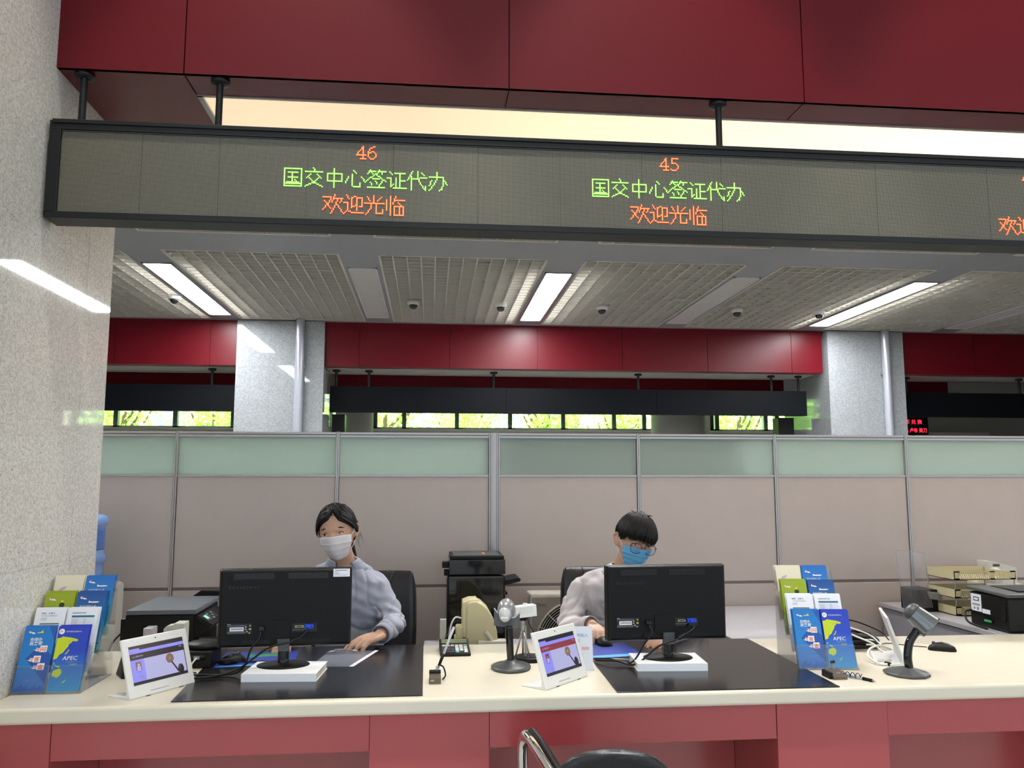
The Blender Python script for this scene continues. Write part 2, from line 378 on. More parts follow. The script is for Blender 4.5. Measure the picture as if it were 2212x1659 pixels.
for i, (lit, l_) in enumerate(((1, 'lit near-row ceiling light left of the near granite pillar'), (0, 'unlit near-row ceiling light above the woman'), (1, 'lit near-row ceiling light above the middle of the staff area'), (0, 'unlit near-row ceiling light above the right brochure holder'), (1, 'lit near-row ceiling light above the paper trays'))):
    o = ceil_light(bool(lit)); o['label'] = l_; o.location = (LX[4 + i], 5.22, CZ); o['group'] = 'near-row twin-panel ceiling lights'
# dome cameras
def dome():
    r = thing('dome_camera', '', 'security camera', (0, 0, 0), 0, 'dome cameras under the louvre ceiling', local=True)
    m = MB(); m.lathe((0, 0, 0), [(.072, 0), (.072, -.03), (.062, -.048), (.05, -.05)], WHITE, 28); part(m, 'housing', r)
    m = MB(); m.lathe((0, 0, 0), [(.048, -.046), (.046, -.062), (.036, -.082), (.018, -.094), (.002, -.097)], BLKG, 24); part(m, 'dome', r)
    m = MB(); m.cyl((0, 0, 0), (0, 0, .03), .02, .02, GRID, 12); part(m, 'bracket', r)
    return r
dl = ['white dome camera beside the leftmost lit ceiling light', 'white dome camera right of the first unlit light', 'white dome camera left of the middle lit light',
      'white dome camera right of the middle lit light', 'white dome camera near the second unlit light', 'white dome camera left of the rightmost lit light']
d0 = dome(); d0['label'] = dl[0]; d0.location = (-2.833, 9.24, CZ)
for x, y, l_ in zip((-.214, .788, 1.978, 3.612, 4.646), (9.27, 9.3, 9.33, 9.33, 9.36), dl[1:]): dup(d0, (x, y, CZ), label=l_)
for x, y, l_ in ((-3.25, 9.0, 'thin red wire hanging from louvre left of the leftmost dome camera'), (4.3, 9.1, 'thin red wire hanging from louvre left of the rightmost dome camera')):
    m = MB(); m.tube(smooth_path([(0, 0, .03), (.01, 0, -.03), (-.015, 0, -.09), (-.012, .01, -.14)], 4), .004, mat('wire_red', srgb(150, 50, 45), .5, var=.1)); tag(m.build('red_wire', at=(x, y, CZ)), l_, 'wire')
# near red beam with the warm light panel
BX1 = 6.0
m = MB(); SEAM = [-1.344, -.905, .278, 1.434, 2.59, 3.75, 4.9, 6.0]
for a, bb in zip(SEAM, SEAM[1:]):
    m.box(a + (.0022 if a > -1.3 else 0), bb - .0022, 2.932, 2.95, 2.93, 6.6, RED)
    m.box(a + (.0022 if a > -1.3 else 0), bb - .0022, 2.934, 3.098, 2.93, 2.945, RED) if a > -1 else m.box(a, bb - .0022, 2.934, 4.0, 2.93, 2.945, RED)
m.box(-1.344, BX1, 2.951, 3.10, 2.946, 6.6, BLKM); m.box(-1.344, BX1, 3.88, 4.0, 2.93, CZ + .1, RED)
m.box(-1.344, BX1, 3.10, 3.88, 3.05, 3.09, BLKM)
struct(m, 'beam_front')
m = MB(); m.box(-.905, -.885, 3.10, 3.88, 2.926, 2.96, ALU); m.box(-.905, BX1, 3.098, 3.112, 2.926, 2.96, ALU); m.box(-.905, BX1, 3.868, 3.88, 2.926, 2.96, ALU)
r = thing('light_panel', 'long warm glowing light panel recessed in underside of red beam', 'light panel', (2.5, 3.5, 2.93)); part(m, 'frame', r)
m = MB(); m.box(-.885, BX1, 3.112, 3.868, 2.936, 2.945, WARM); part(m, 'diffuser', r)
# near granite pillar (joints cut in)
m = MB()
ys = [1.9, 2.70, 3.30, 3.541]
for i in range(3):
    for z0, z1 in ((0, 1.17), (1.17, 2.30), (2.30, 3.45), (3.45, 4.6), (4.6, 6.6)):
        m.box(-2.3, PX, ys[i] + .001, ys[i + 1] - .001, z0 + .0003, z1 - .0003, GRAN)
m.box(-2.29, PX - .006, 1.91, 3.535, 0, 6.6, mat('joint', srgb(150, 145, 132), .8, var=.05)); m.box(-2.3, PX, 3.5415, 3.545, 0, 6.6, GRAN)
struct(m, 'pillar_near')
# far granite pillars
for nm, x0, x1, px in (('pillar_far_left', -2.452, -1.362, -1.66), ('pillar_far_right', 5.338, 6.42, 6.13)):
    m = MB(); zs = [0, 1.2, 2.05, 2.9, 3.5]
    for z0, z1 in zip(zs, zs[1:]):
        for a, bb in ((x0, x0 + .42), (x0 + .42, x1)): m.box(a + .001, bb - .001, 10.56, 12.0, z0 + .001, z1 - .001, GRANC)
    m.box(x0 + .004, x1 - .004, 10.565, 11.99, 0, 3.5, DESKG); struct(m, nm)
    m = MB(); m.cyl((px, 10.50, 0), (px, 10.50, CZ - .002), .055, .055, mat('pipe_grey', srgb(196, 198, 208), .25, .3, var=.02), 20)
    for z in (1.9, 2.9): m.box(px - .062, px + .062, 10.49, 10.555, z, z + .02, ALU)
    tag(m.build('drain_pipe', at=(px, 10.5, 0)), 'pale vertical pipe running down the %s far granite pillar' % ('left' if px < 0 else 'right'), 'pipe')
# far red beam segments
def far_beam(nm, x0, x1, seams, endside=None):
    m = MB(); ss = [x0] + seams + [x1]
    for a, bb in zip(ss, ss[1:]): m.box(a + .003, bb - .003, 10.64, 10.66, 2.93, CZ, RED)
    m.box(x0, x1, 10.661, 10.9, 2.945, CZ, BLKM)
    m.box(x0, x1, 10.661, 10.80, 2.93, 2.944, RED); m.box(x0, x1, 11.35, 11.45, 2.93, CZ, RED)
    m.box(x0, x1, 10.81, 11.34, 2.935, 2.944, UNLIT); m.box(x0, x1, 10.80, 10.812, 2.925, 2.944, ALU); m.box(x0, x1, 11.338, 11.35, 2.925, 2.944, ALU)
    struct(m, nm)
far_beam('beam_far_left', -11.9, -2.46, [-8.7, -7.5, -6.3, -5.1, -3.95, -2.795]); far_beam('beam_far_middle', -1.36, 5.3, [-.931, .236, 1.386, 2.523, 3.69, 4.863]); far_beam('beam_far_right', 6.43, 17.9, [7.5, 8.66, 9.8, 11, 12.2, 13.4])
# red beam on the other side of that hall
m = MB()
xs = [-11.9, -8.4, -7.2, -6.0, -4.8, -3.6, -2.4, -1.2, 0, 1.2, 2.4, 3.6, 4.8, 6.37]
for a, bb in zip(xs, xs[1:]): m.box(a + .004, bb - .004, 14.0, 14.03, 2.98, CZ, RED)
m.box(7.2, 9.32, 14.0, 14.03, 2.98, CZ, RED); m.box(-11.9, 6.37, 14.031, 14.2, 2.98, CZ, BLKM)
struct(m, 'beam_beyond')
# hanging LED sign (near)
r = thing('hanging_led_sign', 'long black-framed LED queue sign with red and green characters hanging from red beam', 'led sign', (.9, 2.93, 2.36))
X0, X1 = -1.330, 4.1
m = MB(); z0, z1 = 2.362, 2.712
m.box(X0, X1, 2.88, 2.982, z0, 2.383, BLKM); m.box(X0, X1, 2.88, 2.982, 2.680, z1, BLKM); m.box(X0, -1.291, 2.88, 2.982, 2.383, 2.68, BLKM); m.box(X1 - .04, X1, 2.88, 2.982, 2.383, 2.68, BLKM)
m.box(X0 + .01, X1 - .01, 2.93, 2.98, 2.37, 2.70, BLKM)
m.box(X0 + .01, X1, 2.874, 2.88, 2.700, z1 + .003, BLKM)
part(m, 'frame', r, bevel=.002)
m = MB(); m.box(X0 + .035, X1 - .04, 2.889, 2.895, 2.376, 2.383, DGREY); m.box(X0 + .035, X1 - .04, 2.886, 2.9, 2.676, 2.680, DGREY); part(m, 'bezel', r)
m = MB(); xx = -1.291
mods = [-1.291, -1.02, -.755, -.45, -.145, .16, .465, .77, 1.075, 1.38, 1.685, 1.83, 2.14, 2.44, 2.75, 3.05, 3.36, 3.66, 4.06]
for i, (a, bb) in enumerate(zip(mods, mods[1:])): m.box(a + .0004, bb - .0004, 2.8905 + .0006 * (i % 2), 2.9, 2.383, 2.676, LED)
disp = part(m, 'led_display', r)
G = {'国': [[(1, 1), (14, 1), (14, 15), (1, 15), (1, 1)], [(4, 4), (11, 4)], [(4, 8), (11, 8)], [(3, 12), (12, 12)], [(7, 4), (7, 12)], [(9, 10), (10, 11)], [(1, 13), (14, 13)]],
     '交': [[(7, 0), (8, 2)], [(1, 3), (14, 3)], [(5, 5), (2, 8)], [(10, 5), (13, 8)], [(11, 8), (8, 11), (1, 15)], [(4, 8), (7, 11), (14, 15)]],
     '中': [[(2, 4), (13, 4), (13, 10), (2, 10), (2, 4)], [(7, 0), (7, 15)]],
     '心': [[(6, 1), (8, 3)], [(5, 4), (5, 13), (6, 14), (11, 14), (11, 11)], [(2, 6), (0, 11)], [(12, 6), (15, 10)]],
     '签': [[(3, 0), (1, 3)], [(3, 1), (7, 1)], [(10, 0), (8, 3)], [(10, 1), (15, 1)], [(4, 2), (5, 3)], [(12, 2), (12, 3)], [(7, 3), (0, 9)], [(8, 4), (15, 9)], [(5, 7), (10, 7)], [(3, 10), (4, 12)], [(7, 9), (8, 11)], [(12, 9), (10, 13)], [(1, 14), (14, 14)]],
     '证': [[(2, 1), (4, 3)], [(0, 6), (3, 6), (3, 13), (5, 11)], [(6, 2), (14, 2)], [(10, 2), (10, 14)], [(10, 8), (14, 8)], [(7, 6), (7, 14)], [(5, 14), (15, 14)]],
     '代': [[(4, 0), (0, 7)], [(3, 4), (3, 15)], [(8, 0), (8, 5), (10, 10), (14, 15), (14, 12)], [(4, 6), (15, 5)], [(11, 1), (13, 3)]],
     '办': [[(7, 0), (7, 5), (5, 10), (1, 15)], [(1, 4), (12, 4), (12, 9), (11, 14), (9, 15)], [(3, 7), (1, 11)], [(13, 7), (15, 10)]],
     '欢': [[(0, 2), (6, 2), (5, 6), (0, 12)], [(1, 5), (6, 11)], [(9, 0), (7, 6)], [(9, 3), (15, 3), (13, 6)], [(11, 4), (10, 8), (6, 15)], [(11, 8), (15, 14)]],
     '迎': [[(2, 0), (4, 3)], [(0, 6), (3, 6), (3, 12), (0, 15)], [(3, 12), (6, 14), (15, 14)], [(9, 1), (6, 2), (6, 10), (9, 8)], [(10, 2), (14, 2), (14, 9), (12, 9)], [(10, 2), (10, 12)]],
     '光': [[(7, 0), (7, 6)], [(2, 1), (4, 4)], [(13, 1), (10, 4)], [(0, 6), (15, 6)], [(5, 6), (5, 10), (1, 15)], [(9, 6), (9, 14), (14, 14), (14, 11)]],
     '临': [[(1, 3), (1, 11)], [(4, 0), (4, 15)], [(8, 0), (6, 6)], [(8, 3), (15, 3)], [(10, 5), (12, 7)], [(7, 8), (14, 8), (14, 15), (7, 15), (7, 8)], [(11, 8), (11, 15)]],
     '4': [[(5, 0), (0, 7), (7, 7)], [(5, 0), (5, 10)], [(3, 10), (7, 10)]],
     '6': [[(6, 0), (3, 1), (1, 4), (1, 8), (3, 10), (5, 10), (7, 8), (7, 6), (5, 4), (2, 5)]],
     '5': [[(7, 0), (2, 0), (2, 4), (5, 4), (7, 6), (7, 8), (5, 10), (2, 10), (1, 9)]]}
def raster(ch):
    pts = set()
    for pl in G[ch]:
        for (a, b_), (c_, d) in zip(pl, pl[1:]):
            n = max(abs(c_ - a), abs(d - b_), 1)
            for k in range(n + 1): pts.add((round(a + (c_ - a) * k / n), round(b_ + (d - b_) * k / n)))
    return pts
PT = .293 / 64
def led_text(s, x, ztop, m1, m2, adv=16, bold=False):
    m = MB()
    k0 = round((x + 1.291) / PT)
    for i, ch in enumerate(s):
        for (a, b_) in raster(ch):
            cx = (math.floor((x) / PT) + i * adv + a + .5) * PT; cz = (math.floor(ztop / PT) - b_ - .5) * PT; h = PT * (.5 if bold else .42)
            m.box(cx - h, cx + h, 2.8885, 2.8905, cz - h, cz + h, m1)
            h *= .52; m.box(cx - h, cx + h, 2.888, 2.8885, cz - h, cz + h, m2)
    return m
LG2 = mat('led_green_core', (.6, 1, .3), .5, emit=2.6, ecol=(.55, 1, .28))
for num, xn, xg, xr in (('46', -.276, -.534, -.392), ('45', .838, .581, .726)):
    part(led_text(num, xn, 2.666, LEDR, LEDR2, 8, True), 'lettering', disp)
    part(led_text('国交中心签证代办', xg, 2.581, LEDG, LG2), 'lettering', disp)
    part(led_text('欢迎光临', xr, 2.482, LEDR, LEDR2, 16, True), 'lettering', disp)
part(led_text('44', 2.287, 2.666, LEDR, LEDR2, 8, True), 'lettering', disp); part(led_text('欢迎光临', 2.178, 2.485, LEDR, LEDR2, 16, True), 'lettering', disp)
for x in (-1.262, -.785, 1.10, 2.95):
    m = MB(); m.cyl((x, 2.968, 2.70), (x, 2.968, 2.925), .0125, .0125, BLKM, 16); m.lathe((x, 2.972, 2.913), [(.012, -.004), (.033, 0), (.034, .012), (.03, .0165)], BLKM, 28); m.cyl((x, 2.968, 2.698), (x, 2.968, 2.716), .019, .015, BLKM, 16)
    part(m, 'hanger', r)
# far signs seen from behind
def far_sign(x0, x1, seams, rods, label):
    r = thing('hanging_sign', label, 'led sign', ((x0 + x1) / 2, 10.98, 2.37), group=None)
    m = MB(); ss = [x0] + seams + [x1]
    for a, bb in zip(ss, ss[1:]): m.box(a + .002, bb - .002, 10.93, 11.04, 2.372, 2.712, mat('sign_back', (.004, .005, .007), .5, bump=.3, bscale=3, var=.3, vscale=2, spec=.12))
    part(m, 'casing', r)
    for x in rods:
        m = MB(); m.cyl((x, 10.98, 2.71), (x, 10.98, 2.93), .018, .018, BLKM, 12); m.cyl((x, 10.98, 2.905), (x, 10.98, 2.93), .05, .05, BLKM, 16); part(m, 'hanger', r)
far_sign(-1.325, 5.19, [1.0, 3.06], [-1.25, -.824, .835, 2.82, 4.708, 5.10], 'long black back of the far sign hanging between two granite pillars')
far_sign(-9.8, -2.5, [], [-2.843, -5.5, -8], 'black back of far hanging sign left of the left granite pillar')
far_sign(6.58, 16, [], [6.69, 8.4, 11, 13], 'black back of far hanging sign right of the right granite pillar')
# dark uprights, white columns
for x0, x1, l_ in ((-1.33, -1.16, 'dark upright post below left end of the far black sign'), (4.93, 5.16, 'dark upright post below right end of the far black sign')):
    m = MB(); m.box(x0, x1, 11.3, 11.5, 0, 2.37, BLKM); tag(m.build('display_stand', bevel=.004), l_, 'post')
for i, (x0, x1) in enumerate(((-1.55, -1.05), (4.18, 5.2), (-9.5, -8.9))):
    m = MB(); m.cyl(((x0 + x1) / 2, 15.3, 0), ((x0 + x1) / 2, 15.3, CZ), (x1 - x0) / 2, (x1 - x0) / 2, WALLM, 32); struct(m, 'column_white_%d' % (i + 1))
# back wall with windows
Y = 18.0; SILL = 2.60; TOP = 3.40
wins = [(-8.5, -4.12), (-1.25, 4.95), (6.26, 8.3)]
m = MB(); xs = [-12] + [a for w in wins for a in w] + [18]
m.box(-12, 18, Y, Y + .2, 0, SILL, WALLM); m.box(-12, 18, Y, Y + .2, TOP, CZ, WALLM)
for a, bb in ((-12, -8.5), (-4.12, -1.25), (4.95, 6.26), (8.3, 18)): m.box(a, bb, Y, Y + .2, SILL, TOP, WALLM)
struct(m, 'wall_back')
DARKF = mat('window_frame_dark', srgb(60, 66, 66), .4, .3, var=.05)
muls = [[-7.7, -6.6, -5.39, -4.2], [-1.2, -.578, .565, 1.734, 2.917, 4.063, 4.75], [6.30, 6.43, 7.566, 7.83]]
wn = 0
for w, ms in zip(wins, muls):
    wn += 1; m = MB()
    for x in ms: m.box(x - .045, x + .045, Y + .02, Y + .14, SILL, TOP, DARKF)
    m.box(w[0], w[1], Y + .02, Y + .14, SILL, SILL + .04, DARKF); m.box(w[0], w[1], Y + .02, Y + .14, TOP - .05, TOP, DARKF)
    for x in ((ms[0] + ms[1]) / 2, (ms[-2] + ms[-1]) / 2): m.tube([(x, Y, SILL + .03), (x, Y - .03, SILL + .05), (x + .1, Y - .04, SILL + .055)], .008, DARKF)
    f = struct(m, 'window_%d' % wn)
    m = MB(); m.box(w[0], w[1], Y + .07, Y + .076, SILL + .04, TOP - .05, WGL); g = m.build('pane'); g.parent = f
    m = MB(); m.box(w[0] - .05, w[1] + .05, Y - .12, Y + .02, SILL - .04, SILL, WHITE); s_ = m.build('window_sill'); s_.parent = f
for nm, x in (('wall_left', -12), ('wall_right', 17.9)):
    m = MB(); m.box(x, x + .1, 3.3, 18, 0, CZ, WALLM); struct(m, nm)
m = MB(); m.box(8.0, 17.9, 15.6, 15.7, 0, CZ, WALLM); struct(m, 'wall_side_room')
# door frame and red notice display at far right
m = MB(); m.box(8.6, 11.0, 15.3, 15.42, 2.28, 2.43, WHITE); m.box(10.86, 11.0, 15.3, 15.42, 0, 2.28, WHITE); m.box(8.6, 8.74, 15.3, 15.42, 0, 2.28, WHITE); struct(m, 'door_1')
m = MB(); m.box(11.0, 17.8, 15.2, 15.4, 2.10, 2.32, mat('dark_rail', srgb(70, 70, 64), .5, var=.1)); struct(m, 'trim_1')
r = thing('notice_display', 'small black display with red characters beside the right granite pillar', 'led display', (7.45, 12, 2.2))
m = MB(); m.box(7.12, 7.63, 12.0, 12.08, 2.18, 2.46, BLKM); m.cyl((7.4, 12.04, 0), (7.4, 12.04, 2.2), .03, .03, BLKM); part(m, 'casing', r)
m = MB(); REDT = mat('led_red_far', (1, .03, .08), .5, emit=3.0, ecol=(1, .02, .05))
m.text('币 兑 换', (7.26, 11.997, 2.345), (1, 0, 0), (0, 0, 1), .07, REDT, w=.27); m.text('元 卢布 美刀', (7.24, 11.997, 2.215), (1, 0, 0), (0, 0, 1), .07, REDT, w=.36); part(m, 'lettering', r)
r = dup(d0, (9.6, 15.36, 2.28), label='tiny dome camera on the door frame at the far right')
del r['group']
# trees outside
LEAF = mat('leaf_green', srgb(150, 195, 95), .6, trans=0, var=.35, vscale=1.2)
n_ = LEAF.node_tree; pb = n_.nodes['Principled BSDF']; tr = n_.nodes.new('ShaderNodeBsdfTranslucent'); tr.inputs[0].default_value = (.55, .88, .28, 1)
mxs = n_.nodes.new('ShaderNodeMixShader'); mxs.inputs[0].default_value = .5; n_.links.new(pb.outputs[0], mxs.inputs[1]); n_.links.new(tr.outputs[0], mxs.inputs[2]); n_.links.new(mxs.outputs[0], n_.nodes['Material Output'].inputs[0])
BARK = mat('bark', srgb(96, 80, 62), .9, bump=.5, bscale=30, var=.2)
def tree(seed):
    rd = random.Random(seed); r = thing('garden_tree', '', 'tree', (0, 0, 0), 0, 'trees outside the far windows', local=True)
    m = MB(); m.tube([(0, 0, 0), (.05, 0, 1), (-.05, .05, 2), (.05, 0, 3.2)], [.13, .11, .09, .05], BARK, 10)
    for k in range(7):
        a = rd.uniform(0, 6.28); z = rd.uniform(1.2, 2.8); m.tube([(0, 0, z), (cos(a) * .5, sin(a) * .5, z + .5), (cos(a) * .8, sin(a) * .8, z + 1.1)], [.05, .035, .015], BARK, 6)
    part(m, 'trunk', r); m = MB()
    for k in range(80):
        a = rd.uniform(0, 6.28); q = rd.random() ** .5 * .85; z = rd.uniform(.9, 4.6); c0 = Vector((cos(a) * q, sin(a) * q, z))
        for j in range(46):
            p = c0 + Vector([rd.gauss(0, .17) for _ in range(3)]); u = Vector([rd.gauss(0, 1) for _ in range(3)]).normalized(); w_ = u.orthogonal().normalized(); L = rd.uniform(.06, .11)
            m.quad([p - u * L, p + w_ * L * .45, p + u * L, p - w_ * L * .45], LEAF)
    part(m, 'foliage', r); return r
tr0 = tree(3); tr1 = tree(8)
tl = [(-9.3, 22.5), (-7.6, 21.2), (-5.6, 22.1), (-1.2, 21.6), (.9, 22.4), (3.1, 21.4), (5.1, 22.5), (8.2, 21.4), (10.4, 22.2)]
wh = ['outermost tree seen through the left windows', 'middle tree seen through the left windows', 'tree behind the left windows next to the granite pillar', 'leafy tree at the left end of the middle windows', 'leafy tree left of centre behind middle windows', 'leafy tree right of centre behind middle windows', 'leafy tree at the right end of the middle windows', 'leafy tree seen through the small right window', 'leafy tree beyond the small right window']
for i, ((x, y), l_) in enumerate(zip(tl, wh)):
    if i < 2: o = (tr0, tr1)[i]; o.location = (x, y, 0); o['label'] = l_
    else: dup((tr0, tr1)[i % 2], (x, y, 0), rz=i * 1.7, label=l_)
# shrubs and a pale building face far behind
m = MB(); rd = random.Random(5)
for k in range(6000):
    p = Vector((rd.uniform(-16, 18), rd.uniform(24.5, 26), rd.uniform(0, 5) )); u = Vector([rd.gauss(0, 1) for _ in range(3)]).normalized(); w_ = u.orthogonal().normalized(); L = rd.uniform(.12, .2)
    m.quad([p - u * L, p + w_ * L * .5, p + u * L, p - w_ * L * .5], LEAF)
o = m.build('foliage'); tag(o, 'bright green foliage filling the view outside the far windows', 'foliage', kind='stuff')

# ---------------------------------------------------------------- partition behind the staff
r = thing('office_partition', 'beige office partition with frosted green glass band and aluminium frame', 'partition', (.6, 4.65, 0))
PY = 4.648; posts = [-3.06, -2.215, -1.374, -.511, .358, 1.187, 2.0, 2.807, 3.62, 4.43]
FROST = mat('frosted_glass', srgb(214, 230, 221), .35, var=.03, vscale=2)
nt = FROST.node_tree; pbb = nt.nodes['Principled BSDF']; tl_ = nt.nodes.new('ShaderNodeBsdfTranslucent'); tl_.inputs[0].default_value = (.82, .91, .86, 1); mxx = nt.nodes.new('ShaderNodeMixShader'); mxx.inputs[0].default_value = .62
nt.links.new(pbb.outputs[0], mxx.inputs[1]); nt.links.new(tl_.outputs[0], mxx.inputs[2]); nt.links.new(mxx.outputs[0], nt.nodes['Material Output'].inputs[0])
for x in posts:
    m = MB(); hw = .0115 if abs(x - .358) > .01 else .03
    if hw < .02:
        for q in (-.0085, .001): m.box(x + q, x + q + .0075, PY - .004, PY + .05, 0, 1.737, ALU)
        m.box(x - .008, x + .008, PY, PY + .048, 0, 1.735, BLKM)
    else:
        for q in (-.030, -.020): m.box(x + q, x + q + .007, PY - .004, PY + .05, 0, 1.737, ALU)
        m.box(x - .012, x + .012, PY - .004, PY + .05, 0, 1.737, ALU)
        for q in (.014, .024): m.box(x + q, x + q + .007, PY - .004, PY + .05, 0, 1.737, ALU)
        m.box(x - .03, x + .03, PY, PY + .048, 0, 1.735, DGREY)
    part(m, 'post', r)
for a, bb in zip(posts, posts[1:]):
    a += .011 if abs(a - .358) > .01 else .032; bb -= .011 if abs(bb - .358) > .01 else .032
    m = MB(); m.box(a, bb, PY + .004, PY + .046, .90, 1.490, PANEL); m.box(a, bb, PY + .004, PY + .046, .05, .884, PANEL); part(m, 'panel', r, bevel=.002)
    m = MB(); m.box(a, bb, PY + .014, PY + .020, 1.500, 1.708, FROST); part(m, 'frosted_pane', r)
    m = MB()
    for z0, z1 in ((1.707, 1.719), (1.723, 1.735), (1.490, 1.500)): m.box(a, bb, PY - .002, PY + .05, z0, z1, ALU)
    m.box(a, bb, PY + .004, PY + .046, 1.715, 1.725, DGREY); m.box(a, bb, PY + .006, PY + .045, .884, .90, mat('panel_groove', srgb(120, 108, 104), .5, var=.05)); m.box(a, bb, PY, PY + .05, 0, .05, ALU)
    part(m, 'rail', r)
# darker sheet leaning behind the glass of two panes: a cabinet standing behind the partition
m = MB(); m.box(.42, 1.78, PY + .055, PY + .45, 0, 1.72, mat('cabinet_dark', srgb(50, 56, 54), .5, var=.05)); tag(m.build('filing_cabinet', bevel=.005), 'dark cabinet standing behind the frosted glass of the middle partition', 'cabinet')

# ---------------------------------------------------------------- counter
m = MB(); m.box(PX + .001, 4.66, 2.716, 3.590, .732, .780, CREAM); tag(m.build('countertop', bevel=.011, seg=6), 'long cream solid-surface worktop of the service counter', 'countertop')
r = thing('reception_counter', 'red laminate base of the service counter with knee recesses', 'counter', (1.5, 3.1, 0))
ped = [(PX + .002, -1.142), (-.182, .198), (1.153, 1.54), (2.5, 2.88), (3.84, 4.2)]
for a, bb in ped: m = MB(); m.box(a + .001, bb - .001, 2.745, 3.5, .02, .731, RED2); part(m, 'pedestal', r, bevel=.001)
for (a, bb), (c_, d) in zip(ped, ped[1:]):
    m = MB(); m.box(bb + .001, c_ - .001, 2.748, 2.775, .617, .731, RED2); part(m, 'apron', r)
    m = MB(); m.box(bb, c_, 3.15, 3.17, .02, .731, RED2); part(m, 'back_panel', r)
m = MB(); m.box(PX + .002, 4.2, 2.80, 3.48, 0, .02, BLKM); part(m, 'plinth', r)

# ---------------------------------------------------------------- things on the counter
CT = .780
def sheet_mat(x0, x1, y0, y1, label, xb0=None, xb1=None):
    m = MB(); xb0 = xb0 if xb0 is not None else x0; xb1 = xb1 if xb1 is not None else x1
    m.prism([(x0, y0, CT + .0005), (x1, y0, CT + .0005), (xb1, y1, CT + .0005), (xb0, y1, CT + .0005)], (0, 0, .003), MATL)
    tag(m.build('desk_mat', bevel=.0012), label, 'desk mat', None)
MATL = mat('black_desk_mat', (.009, .009, .010), .20, bump=.10, bscale=14, var=.2)
sheet_mat(-.795, -.016, 2.750, 3.585, 'black leather desk mat on the counter under the left monitor', -.843, -.020)
sheet_mat(.612, 1.369, 2.728, 3.580, 'black leather desk mat on the counter under the right monitor', .635, 1.384)
MT = CT + .0035
# books under the monitors
def book(x, y, w, d, h, rz, label, spine):
    r = thing('book', label, 'book', (x, y, MT), rz, local=True)
    m = MB(); m.box(-w / 2 + .004, w / 2 - .003, -d / 2 + .004, d / 2 - .004, .002, h - .002, CREAMP); part(m, 'pages', r)
    m = MB(); m.box(-w / 2, w / 2, -d / 2, d / 2, 0, .0018, PAPER); m.box(-w / 2, w / 2, -d / 2, d / 2, h - .0018, h, PAPER)
    if spine == 'front': m.box(-w / 2, w / 2, -d / 2 - .001, -d / 2 + .001, 0, h, PAPER)
    else: m.box(-w / 2 - .001, -w / 2 + .001, -d / 2, d / 2, 0, h, PAPER)
    part(m, 'cover', r)
book(-.500, 3.075, .255, .20, .026, R(-4), 'thick white book lying flat under the left monitor foot', 'front')
book(.885, 3.095, .255, .19, .026, R(-4), 'thick white book lying flat under the right monitor foot', 'front')
